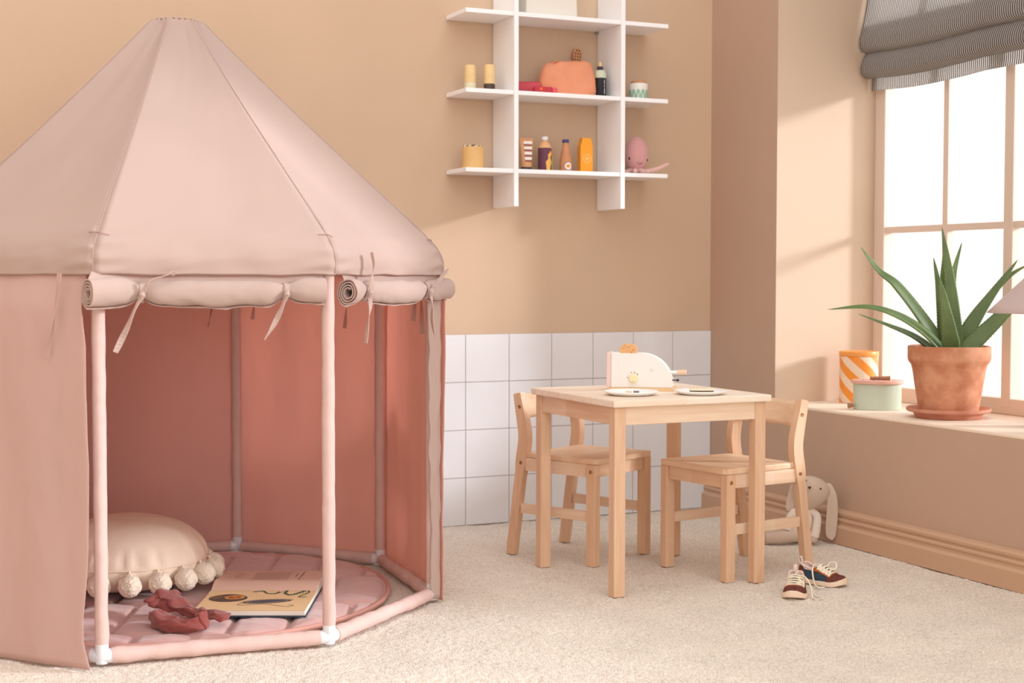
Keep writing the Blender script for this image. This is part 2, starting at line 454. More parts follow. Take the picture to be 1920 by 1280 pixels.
# ---- things on the shelves
# white box on top
o = empty('storage_box', (-0.664, -0.085, T0), 0, 'plain white tapered box on the top shelf, cut by the picture edge', 'box')
bm = bmesh.new(); bm_box(bm, -0.088, 0.088, -0.05, 0.05, 0, 0.085, 0.003)
for v in bm.verts: v.co.x *= 1 - 0.35 * v.co.z
from_bm('box_body', bm, mat('box_white', rgb(232, 226, 216), 0.6, 0.2), o)
bm = bmesh.new(); bm_box(bm, -0.088, 0.088, -0.053, 0.053, 0.0855, 0.098, 0.003)
from_bm('lid', bm, mat('box_white', rgb(232, 226, 216), 0.6, 0.2), o)

M_lw = mat('light_turned_wood', rgb(236, 204, 148), 0.45, 0.3, vary=0.04, vscale=30)
def shaker(x, basecol, bn, label, h):
    o = empty('wooden_shaker', (x, -0.085, T1), 0, label, 'shaker', 'toy shakers on the middle shelf')
    lathe('shaker_base', [(0.0165, 0), (0.0175, 0.001), (0.0175, 0.023), (0.017, 0.024)], mat(bn, basecol, 0.4, 0.4), o)
    lathe('shaker_body', [(0.017, 0.0242), (0.0172, 0.03), (0.0165, h - 0.004), (0.0155, h - 0.001), (0.013, h)], M_lw, o)
shaker(-0.917, rgb(222, 212, 180), 'cream_paint', 'pale wood toy shaker with a cream base, left of the two on the middle shelf', 0.078)
shaker(-0.853, rgb(78, 60, 52), 'brown_paint', 'pale wood toy shaker with a dark brown base on the middle shelf', 0.083)

# coral bag
def bag():
    o = empty('cloth_bag', (-0.588, -0.085, T1), 0, 'slouched coral orange cloth bag on the middle shelf', 'bag')
    Mb = mat('coral_cloth', rgb(232, 156, 122), 0.9, 0.1, vary=0.03, vscale=20, bump=0.2, bscale=60, bdist=0.002)
    # outline widths by height: (z, xl, xr)
    rows = [(0, -0.082, 0.090), (0.006, -0.092, 0.096), (0.02, -0.097, 0.098), (0.04, -0.0955, 0.097), (0.06, -0.092, 0.094), (0.075, -0.088, 0.091), (0.088, -0.082, 0.087), (0.096, -0.077, 0.083), (0.102, -0.070, 0.076), (0.105, -0.058, 0.064)]
    def fn(u, v):
        k = v * (len(rows) - 1); i = min(len(rows) - 2, int(k)); t = k - i
        z = rows[i][0] * (1 - t) + rows[i + 1][0] * t; xl = rows[i][1] * (1 - t) + rows[i + 1][1] * t; xr = rows[i][2] * (1 - t) + rows[i + 1][2] * t
        a = 2 * PI * u; cx = (xl + xr) / 2; rx = (xr - xl) / 2
        ca = math.copysign(abs(math.cos(a)) ** 0.7, math.cos(a)); sa = math.copysign(abs(math.sin(a)) ** 0.8, math.sin(a))
        dy = 0.042 * (1 - 0.75 * v ** 2)
        x = cx + rx * ca; y = dy * sa
        # slanting top: higher at right
        z = z * (0.95 + 0.12 * max(0, min(1, (x + 0.08) / 0.14))) if v > 0.3 else z * (1 + (v / 0.3) * (-0.05 + 0.12 * max(0, min(1, (x + 0.08) / 0.14))))
        w = 0.006 * nz(x * 28, z * 28, y * 20) + 0.004 * math.sin(x * 70 - z * 60) * v
        return (x, y + (w if sa < 0 else -w), z + 0.002 * nz(x * 40, 5, z * 30) * v)
    grid('bag_body', fn, 64, 40, Mb, o, thick=0.002, closed_u=True)
    def top(u, v):
        x = -0.052 + 0.122 * u; z = 0.106 * (0.95 + 0.12 * max(0, min(1, (x + 0.08) / 0.14))) - 0.002
        return (x, (-0.013 + 0.026 * v) * math.sin(PI * min(1, .1 + u * .9)) , z + 0.0012 * math.sin(u * 14))
    grid('bag_opening', top, 30, 6, Mb, o, thick=0.003)
    P = catmull([(-0.058, -0.010, 0.096), (-0.050, -0.016, 0.104), (-0.038, -0.016, 0.105), (-0.028, -0.010, 0.100)], 8)
    V, F = ribbon_geo(P, (0, 1, 0.2), 0.008, 0.002); mk('bag_loop', V, F, Mb, o)
bag()
# wooden brush with dots behind
o = empty('wooden_spatula', (-0.533, -0.030, T1), 0, 'brown wooden toy paddle with dark dots sticking up behind the coral bag', 'toy utensil')
Mw = mat('tan_wood', rgb(205, 150, 108), 0.55, 0.3, vary=0.04, vscale=30)
poly = [(0.0155 * math.cos(a) * 1.0, 0.142 + 0.024 * math.sin(a)) for a in [2 * PI * k / 32 for k in range(32)]]
prism('paddle_head', poly, -0.004, 0.004, Mw, o, 0.0012, 'XZ', rot=(R(-4), R(6), 0))
tube('paddle_handle', [(0, 0, 0.002), (0, 0, 0.12)], 0.005, Mw, o, rot=(R(-4), R(6), 0))
V = []; F = []
for i, row in enumerate((2, 3, 3, 3)):
    for j in range(row):
        x = (j - (row - 1) / 2) * 0.0088 + 0.0005; z = 0.157 - i * 0.0098
        k = len(V)
        for s in range(10): V.append((x + 0.0026 * math.cos(s * PI / 5), -0.0046, z + 0.0028 * math.sin(s * PI / 5)))
        F.append(tuple(range(k, k + 10)))
mk('paddle_dots', V, F, mat('dark_brown', rgb(96, 52, 34), .6), o, False, rot=(R(-4), R(6), 0))

# pink rolls
Mpk = mat('raspberry_cloth', rgb(210, 86, 98), 0.7, 0.2, vary=0.04, vscale=30)
o = empty('toy_camera_roll', (-0.715, -0.075, T1), R(-28), 'raspberry pink rolled purse lying at the left of the coral bag', 'toy purse'); o.name = 'rolled_purse'
tube('purse_body', catmull([(-0.045, 0, 0.0205), (-0.043, 0, 0.0205), (-0.02, 0, 0.0205), (0.02, 0, 0.0205), (0.036, 0, 0.018), (0.04, 0, 0.018)], 4), lambda t: 0.0205 * min(1, 0.75 + 6 * min(t, 1 - t)), Mpk, o, 24)
o = empty('folded_wallet', (-0.688, -0.128, T1), R(-4), 'flat raspberry red toy wallet with an orange button in front of the coral bag', 'toy wallet')
bm = bmesh.new(); bm_box(bm, -0.034, 0.024, -0.012, 0.010, 0, 0.019, 0.003); from_bm('wallet_body', bm, mat('wallet_red', rgb(196, 60, 74), .6), o)
bm = bmesh.new(); bm_box(bm, 0.0245, 0.042, -0.011, 0.009, 0, 0.017, 0.003); from_bm('wallet_flap', bm, mat('wallet_pink', rgb(230, 96, 108), .6), o)
lathe('button', [(0.0045, 0), (0.0045, 0.001), (0.003, 0.002)], mat('orange_button', rgb(236, 120, 60), .4), o, 20, loc=(-0.014, -0.0122, 0.0115), rot=(R(90), 0, 0))

# dark bottle
o = empty('toy_spray_bottle', (-0.472, -0.090, T1), 0, 'small toy bottle with black label, pale green shoulder and wooden tip beside the coral bag', 'toy bottle')
Mg = mat('pale_green_paint', rgb(206, 214, 188), 0.4, 0.4)
lathe('bottle_base', [(0.0185, 0), (0.0195, 0.001), (0.0195, 0.006), (0.019, 0.0065)], Mg, o)
lathe('label', [(0.0193, 0.0066), (0.0196, 0.007), (0.0196, 0.062), (0.019, 0.0625)], mat('charcoal_label', rgb(42, 40, 48), 0.5), o)
lathe('shoulder', [(0.0193, 0.0626), (0.0193, 0.075), (0.0175, 0.083), (0.013, 0.0875), (0.011, 0.088)], Mg, o)
lathe('collar', [(0.0095, 0.0881), (0.010, 0.089), (0.009, 0.099)], mat('slate_paint', rgb(64, 62, 78), .4), o)
lathe('tip', [(0.0055, 0.0991), (0.006, 0.1), (0.0055, 0.110), (0.003, 0.113)], M_lw, o)
bm = bmesh.new()
for (z0, z1, w) in ((0.012, 0.030, 0.0013), (0.033, 0.040, 0.0013), (0.043, 0.057, 0.0013)):
    bm_box(bm, 0.0055 - w, 0.0055 + w, -0.0196, -0.0189, z0, z1)
from_bm('label_mark', bm, mat('label_grey', rgb(180, 180, 190), .5), o)

# jar with drops
def drops_mat():
    m = bpy.data.materials.new('drop_print'); m.use_nodes = True; N = m.node_tree.nodes; L = m.node_tree.links
    b = N['Principled BSDF']; b.inputs['Roughness'].default_value = 0.4
    b.inputs['Base Color'].default_value = rgb(152, 190, 166); return m
o = empty('storage_jar', (-0.330, -0.085, T1), 0, 'small white jar with green drop pattern and cork lid on the middle shelf', 'jar')
lathe('jar_body', [(0.0285, 0), (0.0295, 0.002), (0.0305, 0.050), (0.0300, 0.053), (0.028, 0.054)], mat('jar_white', rgb(240, 236, 228), .35, .4), o)
lathe('lid', [(0.024, 0.0541), (0.0245, 0.055), (0.0245, 0.0605), (0.023, 0.0615)], mat('cork', rgb(206, 152, 110), .7, vary=.06, vscale=80), o)
V = []; F = []
for ring in range(2):
    for k in range(12):
        a0 = 2 * PI * (k + 0.5 * ring) / 12; zc = 0.0125 if ring else 0.0260; c = len(V); pts = []
        for s in range(14):
            t = 2 * PI * s / 14; px = 0.0062 * math.sin(t) * (1 if math.cos(t) < 0.2 else 1 - 0.75 * (math.cos(t) - .2)); pz = -0.0105 * math.cos(t) * -1 * 0.85
            rr = 0.0299 + 0.0005 + (zc + pz) / 0.045 * 0.0008
            pz = max(pz, -zc + 0.0012)
            V.append((rr * math.cos(a0 + px / 0.03), rr * math.sin(a0 + px / 0.03), zc + pz))
        F.append(tuple(range(c, c + 14)))
mk('drop_pattern', V, F, drops_mat(), o, False)

# bottom shelf: pencil tin
o = empty('wooden_tub', (-0.908, -0.085, T2), 0, 'round pale wooden tub of speckled pegs on the left end of the bottom shelf', 'tub')
lathe('tub_body', [(0.0315, 0), (0.033, 0.001), (0.033, 0.066), (0.0325, 0.067), (0.0305, 0.067), (0.0305, 0.058), (0.0, 0.057)], mat('tub_wood', rgb(226, 182, 120), .5, .3, vary=.04, vscale=20), o)
cs = [rgb(90, 70, 70), rgb(240, 232, 214), rgb(150, 110, 100), rgb(236, 206, 140)]
Vs = [([], []) for _ in cs]
k_ = 0
for r_i, cnt in ((0.026, 17), (0.019, 12), (0.012, 8), (0.004, 3)):
    for k in range(cnt):
        a = 2 * PI * k / cnt + r_i * 50; q = k_ % 4; k_ += 1
        tube_geo([(r_i * math.cos(a), r_i * math.sin(a), 0.0575), (r_i * math.cos(a), r_i * math.sin(a), 0.069 + 0.004 * random.random())], 0.0031, 6, True, *Vs[q])
pieces = Vs
for q, (V, F) in enumerate(pieces):
    p = mk('rim_pieces', V, F, mat('piece_%d' % q, cs[q], .5), o, True); p['kind'] = 'stuff'

# tube with stripes
def tapertube():
    o = empty('toy_tube', (-0.727, -0.085, T2), R(-6), 'tan toy tube with white stripes and charcoal cap, leftmost on the bottom shelf middle bay', 'toy tube')
    Mt = mat('tan_paint', rgb(218, 160, 112), .45)
    lathe('cap', [(0.0165, 0), (0.0175, 0.001), (0.0175, 0.010), (0.0165, 0.011)], mat('charcoal_paint', rgb(66, 68, 74), .4), o, sy=.85)
    def wfn(z):
        t = (z - 0.011) / 0.085; return 0.0165 + 0.006 * t, 0.0145 * (1 - t) + 0.002
    def fn(u, v):
        z = 0.0112 + 0.085 * v; a = 2 * PI * u; w, d = wfn(z); return (w * math.cos(a), d * math.sin(a), z)
    grid('tube_body', fn, 36, 12, Mt, o, closed_u=True)
    c = prism('tube_crimp', [(-0.0227, 0.0965), (0.0227, 0.0965), (0.0227, 0.1015), (-0.0227, 0.1015)], -0.0022, 0.0022, Mt, o, 0.0005)
    def patch(z0, z1, col, nm, x0=-0.010, x1=0.0165):
        def f2(u, v):
            z = z0 + (z1 - z0) * v; w, d = wfn(z); x = (x0 + (x1 - x0) * u) * (w / 0.0205)
            return (x, -d * math.sqrt(max(0, 1 - (x / w) ** 2)) - 0.0004, z)
        grid('stripe', f2, 8, 2, mat(nm, col, .5), o)
    for k in range(4):
        zt = 0.092 - k * 0.0165
        patch(zt - 0.009, zt, rgb(244, 236, 228), 'stripe_white')
        patch(zt - 0.0155, zt - 0.0092, rgb(160, 96, 88), 'stripe_mauve')
tapertube()

# squeezy bottle w/ plum label
o = empty('toy_bottle', (-0.664, -0.085, T2), 0, 'wooden toy bottle with plum label, yellow squiggle and white cap', 'toy bottle')
Mt = mat('tan_paint', rgb(218, 160, 112), .45)
Mtb = mat('bottle_tan', rgb(232, 178, 132), .45)
lathe('label', [(0.0205, 0), (0.0212, 0.001), (0.0212, 0.072), (0.0205, 0.0725)], mat('plum_label', rgb(110, 66, 82), .5), o)
lathe('shoulder', [(0.0205, 0.0726), (0.0200, 0.077), (0.016, 0.086), (0.009, 0.0925), (0.0075, 0.097)], Mtb, o)
lathe('cap', [(0.0095, 0.0971), (0.0102, 0.098), (0.0102, 0.1075), (0.009, 0.1085)], mat('cap_white', rgb(240, 238, 236), .35), o)
def squig():
    L_ = [(-0.004, 0.0005), (-0.004, 0.012), (-0.0055, 0.022), (-0.006, 0.030), (0.000, 0.036), (0.002, 0.040), (0.001, 0.046), (0.001, 0.052), (0.006, 0.056), (0.009, 0.063)]
    Rr = [(0.010, 0.0005), (0.010, 0.012), (0.012, 0.018), (0.016, 0.026), (0.015, 0.033), (0.010, 0.040), (0.011, 0.047), (0.016, 0.052), (0.016, 0.057), (0.010, 0.064)]
    def fn(u, v):
        k = v * 9; i = min(8, int(k)); t = k - i
        a = (L_[i][0] * (1 - t) + L_[i + 1][0] * t, L_[i][1] * (1 - t) + L_[i + 1][1] * t); b = (Rr[i][0] * (1 - t) + Rr[i + 1][0] * t, Rr[i][1] * (1 - t) + Rr[i + 1][1] * t)
        x = a[0] * (1 - u) + b[0] * u; z = a[1] * (1 - u) + b[1] * u
        return (x, -math.sqrt(max(1e-9, 0.0217 ** 2 - x * x)), z)
    grid('squiggle', fn, 8, 36, mat('mustard', rgb(246, 184, 96), .5), o)
squig()
# little wooden stick container behind
o = empty('toy_stick_jar', (-0.632, -0.048, T2), 0, 'small toy jar with pale green label half hidden behind the plum bottle', 'toy jar')
lathe('jar_body', [(0.0135, 0), (0.014, 0.001), (0.014, 0.066), (0.012, 0.068)], Mt, o)
lathe('label', [(0.0140, 0.009), (0.0143, 0.0092), (0.0143, 0.050), (0.0140, 0.0502)], mat('sage_label', rgb(200, 194, 134), .5), o)
bm = bmesh.new()
for k in range(5): bm_box(bm, 0.0005 + 0.001 * (k % 2), 0.003 + 0.001 * (k % 2), -0.0147, -0.0140, 0.013 + k * 0.007, 0.0165 + k * 0.007)
from_bm('label_mark', bm, mat('olive_mark', rgb(120, 130, 90), .5), o)

# tan bottle with blue cap
o = empty('toy_juice_bottle', (-0.591, -0.085, T2), 0, 'slim brown wooden toy bottle with dark blue cap and round orange emblem', 'toy bottle')
lathe('bottle_body', [(0.018, 0), (0.0192, 0.0015), (0.0192, 0.018), (0.0185, 0.036), (0.0155, 0.055), (0.0118, 0.072), (0.0100, 0.083), (0.0095, 0.0915)], mat('brown_wood', rgb(208, 146, 104), .45, vary=.05, vscale=25), o)
lathe('cap', [(0.0098, 0.0916), (0.0106, 0.0925), (0.0106, 0.1015), (0.0098, 0.1025)], mat('navy_cap', rgb(74, 72, 122), .4), o)
def disc(name, r, off, R0, zc, m, parent, rin=0.0, xoff=0.0, seg=24):
    V = []; F = []
    for k in range(seg):
        for rr in (r, rin):
            x = xoff + rr * math.cos(2 * PI * k / seg); V.append((x, -math.sqrt(max(1e-9, (R0 + off) ** 2 - x * x)), zc + rr * math.sin(2 * PI * k / seg)))
    for k in range(seg):
        k2 = (k + 1) % seg; F.append((k * 2, k2 * 2, k2 * 2 + 1, k * 2 + 1))
    return mk(name, V, F, m, parent, False)
disc('emblem', 0.0132, 0.0004, 0.0192, 0.0185, mat('emblem_plum', rgb(112, 84, 120), .5), o)
disc('emblem', 0.0118, 0.0008, 0.0192, 0.0185, mat('emblem_cream', rgb(242, 228, 218), .5), o)
disc('emblem', 0.0056, 0.0012, 0.0192, 0.0185, mat('emblem_orange', rgb(234, 150, 62), .5), o)

# carton
o = empty('toy_carton', (-0.522, -0.085, T2), R(-9), 'orange toy juice carton with a round citrus slice print', 'toy carton')
Mo = mat('orange_paint', rgb(248, 166, 50), .45)
prism('carton_body', [(-0.0205, 0), (0.0205, 0), (0.0205, 0.083), (0.016, 0.094), (0.0145, 0.109), (-0.0145, 0.109), (-0.016, 0.094), (-0.0205, 0.083)], -0.0165, 0.0165, Mo, o, 0.0012)
Mc = mat('citrus_print', rgb(252, 206, 132), .5)
V = []; F = []
def ring(cx, cz, r0, r1, seg=28, y=-0.0168):
    c = len(V)
    for k in range(seg):
        a = 2 * PI * k / seg
        V.append((cx + r0 * math.cos(a), y, cz + r0 * math.sin(a))); V.append((cx + r1 * math.cos(a), y, cz + r1 * math.sin(a)))
    for k in range(seg):
        k2 = (k + 1) % seg; F.append((c + 2 * k, c + 2 * k2, c + 2 * k2 + 1, c + 2 * k + 1))
ring(0.001, 0.044, 0.0128, 0.0145); ring(0.001, 0.044, 0.0002, 0.0035)
for k in range(10):
    a = 2 * PI * k / 10; c = len(V); d = Vector((math.cos(a), 0, math.sin(a))); s = Vector((-math.sin(a), 0, math.cos(a)))
    for q in (d * 0.003 + s * 0.0005, d * 0.0128 + s * 0.0005, d * 0.0128 - s * 0.0005, d * 0.003 - s * 0.0005): V.append((0.001 + q.x, -0.0168, 0.044 + q.z))
    F.append((c, c + 1, c + 2, c + 3))
mk('citrus_print', V, F, Mc, o, False)

# octopus plush
def octopus():
    o = empty('plush_octopus', (-0.338, -0.088, T2), R(-12), 'dusty pink plush octopus with stitched smile lounging at the right end of the bottom shelf', 'plush toy')
    Mp = mat('plush_pink', rgb(214, 158, 158), 0.95, 0.05, bump=0.3, bscale=260, bdist=0.0015, sheen=0.4)
    Mp2 = mat('plush_pink_pale', rgb(228, 186, 178), 0.95, 0.05, bump=0.3, bscale=260, bdist=0.0015, sheen=0.4)
    prof = []
    for k in range(25):
        t = k / 24; a = PI * t; z = 0.066 - 0.055 * math.cos(a); r = 0.041 * math.sin(a) ** 0.9 * (1.06 - 0.28 * t)
        prof.append((max(r, 0.0004), z))
    lathe('head', prof, Mp, o)
    for k in range(8):
        a = 2 * PI * (k + 0.5) / 8 - 0.05
        ln = 0.088 if k not in (0, 7) else (0.095 if k == 0 else 0.104)
        if math.sin(a) > 0.3: ln = 0.05
        if math.cos(a) < -0.4: ln = 0.05
        if math.sin(a) < -0.5: ln = 0.062
        pts = catmull([(0.010 * math.cos(a), 0.010 * math.sin(a), 0.014), (0.032 * math.cos(a), 0.032 * math.sin(a), 0.010), (ln * .7 * math.cos(a + .1), ln * .7 * math.sin(a + .1), 0.0085 + (0.012 if k == 7 else 0)), (ln * math.cos(a + 0.05), ln * math.sin(a + .05), 0.008 + (0.026 if k == 7 else 0))], 6)
        tube('tentacle', pts, lambda t: 0.0088 * (1 - 0.42 * t) * (1 if t < .97 else .6), Mp2, o, 14)
    for s, zz in ((-1, 0.050), (1, 0.046)):
        aa = -PI / 2 + s * 0.95
        lathe('eye', [(0.0008, -0.002), (0.0026, -0.0012), (0.0026, 0.0006), (0.0008, 0.0016)], M_blk, o, 12, loc=(0.0375 * math.cos(aa), 0.0375 * math.sin(aa), zz), rot=(0, R(90), aa), sx=1.8)
    sm = []
    for k in range(13):
        t = -1 + 2 * k / 12; aa = -PI / 2 + 0.22 * t + 0.02; zz = 0.031 + 0.006 * t * t
        rr = 0.0352 + (zz - 0.031) * 0.35
        sm.append((rr * math.cos(aa), rr * math.sin(aa), zz))
    tube('smile', sm, 0.0008, M_blk, o, 6)
octopus()

# ------------------------------------------------------------------ tent
TC = Vector((-1.937, -0.701, 0)); TR = 0.606
tent = empty('play_tent', tuple(TC), 0, 'large dusty pink cotton play tent with pointed roof and rolled up door flaps', 'tent')
A = [R(-116.75 + 45 * k) for k in range(8)]
def tv(k, r=TR, z=0.0): a = A[k % 8]; return Vector((r * math.cos(a), r * math.sin(a), z))
def tvu(k, u, r=TR, z=0.0):
    a, b = tv(k, r, z), tv(k + 1, r, z); return a.lerp(b, u)
# poles and connectors
for k in range(8):
    pts = [tv(k, TR, 0.046 + i * (0.782 - 0.046) / 40) + Vector((0.0012 * nz(i * .4, k), 0.0012 * nz(i * .4, k + 9), 0)) for i in range(41)]
    tube('pole', pts, lambda t, k=k: 0.0136 + 0.0012 * nz(t * 14, k * 3.1) + (0.0012 * abs(math.sin(t * 900)) if t < .03 else 0), M_pinkS, tent, 20)
    # three way corner joint
    bm = bmesh.new()
    V, F = tube_geo([tv(k, TR, 0.006), tv(k, TR, 0.02), tv(k, TR, 0.056)], [0.0120, 0.0140, 0.0130], 18)
    for kk in (-1, 1):
        d = (tv(k + kk) - tv(k)).normalized(); tube_geo([tv(k, TR, 0.0205), tv(k, TR, 0.0205) + d * 0.026], 0.0145, 18, True, V, F)
    oj = mk('corner_joint', V, F, M_plas, tent); autosmooth(oj, 50)
for k in range(8):
    a, b = tv(k, TR, 0.0205), tv(k + 1, TR, 0.0205); d = (b - a).normalized()
    P = [(a + d * 0.020).lerp(b - d * 0.020, i / 40) + Vector((0, 0, 0.0018 * nz(i * .5, k * 2.2))) for i in range(41)]
    tube('base_bar', P, lambda t, k=k: 0.0158 + 0.0030 * nz(t * 9, k * 5.3) + 0.0016 * nz(t * 40, k), M_pinkS, tent, 20)
    tube('eave_bar', [tv(k, TR, 0.805), tv(k + 1, TR, 0.805)], 0.012, M_plas, tent, 12)
for k in range(8):
    tube('roof_pole', [tv(k, TR - 0.014, 0.81), tv(k, 0.06, 1.35)], 0.009, M_plas, tent, 12)
    tube('pole_cap', [tv(k, TR, 0.775), tv(k, TR, 0.815)], 0.0120, M_plas, tent, 12)
# canopy
cprof = catmull([(0.058, 0, 1.383), (0.072, 0, 1.374), (0.10, 0, 1.346), (0.20, 0, 1.247), (0.34, 0, 1.113), (0.48, 0, 0.983), (0.575, 0, 0.895), (0.606, 0, 0.864), (0.624, 0, 0.842), (0.634, 0, 0.820), (0.636, 0, 0.800), (0.634, 0, 0.783)], 5)
ncp = len(cprof) - 1
def canopy():
    V = []; F = []
    NU = 30
    for k in range(8):
        base = len(V)
        for j, p in enumerate(cprof):
            v = j / ncp
            for i in range(NU + 1):
                u = i / NU
                q = tvu(k, u, p.x, p.z)
                out = (tvu(k, .5, 1.0)).normalized()
                e = math.sin(PI * u)
                roofpart = 1 - max(0, min(1, (v - 0.60) / 0.1))
                sag = -0.014 * e * math.sin(PI * min(1, v / 0.62)) * roofpart
                wr = 0.0035 * nz(u * 3 + k * 7, v * 5, 2) * e + 0.0022 * nz((u + v * 1.5) * 9 + k, v * 9, 5) * e
                # puckers at the corners of the hem
                ce = max(0, 1 - min(u, 1 - u) / 0.16)
                wr += 0.0045 * ce * math.sin(v * 46 + u * 18 + k) * max(0, min(1, (v - 0.45) / 0.2)) * min(1, min(u, 1 - u) * 30)
                hem = 0.003 * nz(u * 6 + k * 3, 4) * max(0, (v - .8) / .2)
                band = 0.004 * max(0, math.sin((v - 0.68) / 0.32 * PI)) * nz(u * 8 + k * 5, 9) if v > .68 else 0
                top = (0.004 * math.sin(u * 22 + k) * max(0, 1 - v / 0.06)) * e
                # run along slope normal
                n_ = (out * 0.7 + Vector((0, 0, 0.7)))
                if v > 0.66: n_ = out
                V.append(q + n_ * (sag + wr + band + top) + Vector((0, 0, hem)))
        w = NU + 1
        for j in range(ncp):
            for i in range(NU): F.append((base + j * w + i, base + j * w + i + 1, base + (j + 1) * w + i + 1, base + (j + 1) * w + i))
    o = mk('canopy', V, F, M_pink, tent)
    md = o.modifiers.new('Solid', 'SOLIDIFY'); md.thickness = 0.0016; md.offset = -1
    # top cap
    capv = [Vector((0, 0, 1.3875))]; capf = []
    for k in range(8):
        for i in range(4):
            q = tvu(k, i / 4, 0.0585, 1.3835); capv.append(q)
    for i in range(32): capf.append((0, 1 + i, 1 + (i + 1) % 32))
    mk('top_cap', capv, capf, M_pink, tent, False)
    for k in range(8):
        pts = [tv(k, p.x + 0.0002, p.z + 0.0002) for p in cprof]
        tube('seam', pts, 0.0007, M_seam, o, 6)
    for k in (0, 1, 2):   # short stitched darts across the ridge feet
        pts = [tvu(k - 1, 0.955 , 0.6065, 0.8665), tv(k, 0.6075, 0.8665), tvu(k, 0.05, 0.6065, 0.861)]
        tube('dart_stitch', catmull(pts, 5), 0.0006, mat('dark_thread', rgb(150, 104, 92), .8), o, 6)
canopy()

# hanging closed curtains
M_pinkL = mat('curtain_front', rgb(206, 172, 163), 0.85, 0.1, vary=0.015, vscale=5, bump=0.10, bscale=900, bdist=0.0006, transl=0.12, sheen=0.1, tcol=rgb(226, 176, 164))
def curtain(k, r, u0, u1, ufn0=None, ufn1=None, amp=0.006, zt=0.806, zb=0.004, seed=0, name='curtain', freq=5, rb=None, NU=60, NV=60, thick=0.0014, m=None):
    rb = r if rb is None else rb
    def fn(s, v):
        z = zt + (zb - zt) * v
        a = u0 + (ufn0(v) if ufn0 else 0); b = u1 + (ufn1(v) if ufn1 else 0)
        u = a + (b - a) * s
        q = tvu(k, u, (r + (rb - r) * v) - max(0, r - 0.621) * max(0, 1 - v / 0.10) , z); out = tvu(k, .5, 1.0).normalized()
        am = amp * (0.35 + 0.65 * v)
        w = (0.2 + 0.8 * min(1, v / .12)) * am * (math.sin(u * freq * 2 * PI + seed + 1.2 * nz(v * 2, seed)) * 0.55 + nz(u * 4 + seed * 3, v * 2.2) * 1.3) + 0.0015 * nz(u * 18, v * 14, seed)
        return q + out * w
    return grid(name, fn, NU, NV, m or M_pinkC, tent, thick=thick)
def edge0(v):
    # front left curtain: right hand edge drifting in and flaring at the foot
    tab = [(0, 0.0), (0.1, -0.012), (0.2, 0.008), (0.35, 0.014), (0.5, 0.02), (0.66, 0.012), (0.78, 0.002), (0.88, -0.014), (0.94, -0.010), (1.0, 0.028)]
    for (a, x), (b, y) in zip(tab, tab[1:]):
        if a <= v <= b: return x + (y - x) * (v - a) / (b - a)
    return 0
curtain(7, 0.641, 0.0, 0.962, ufn1=edge0, amp=0.005, seed=1, rb=0.660, zt=0.800, zb=0.006, freq=3, m=M_pinkL)
c = curtain(2, 0.634, -0.02, 1.0, amp=0.006, seed=2, rb=0.628, freq=4.5, zb=0.004)
curtain(3, 0.626, -0.015, 0.99, amp=0.006, seed=3, freq=3)
curtain(4, 0.620, 0.02, 0.975, amp=0.006, seed=4, freq=3)
curtain(5, 0.622, 0.02, 0.98, amp=0.006, seed=5, freq=3)
curtain(6, 0.626, 0.02, 0.98, amp=0.006, seed=6, freq=3)
# turned back edge of the right hand curtain, around the third pole
def fold(s, v):
    z = 0.775 + (0.012 - 0.775) * v
    w = 0.040 * (1 - 0.45 * min(1, v * 1.3)) 
    d = (tv(1) - tv(2)).normalized(); out = tv(2, 1.0).normalized()
    x = s
    p = tv(2, 0.632 - 0.003 * v, z) + d * (w * x + 0.006) + out * (0.004 * math.sin(x * 3) - 0.014 * x) 
    return p + out * (0.004 * nz(v * 16, s * 3, 2)) + d * (0.006 * nz(v * 7, 1.5) * s + 0.002 * nz(v * 25, 3) * s)
grid('curtain_edge', fold, 10, 70, M_pink, tent, thick=0.0014)

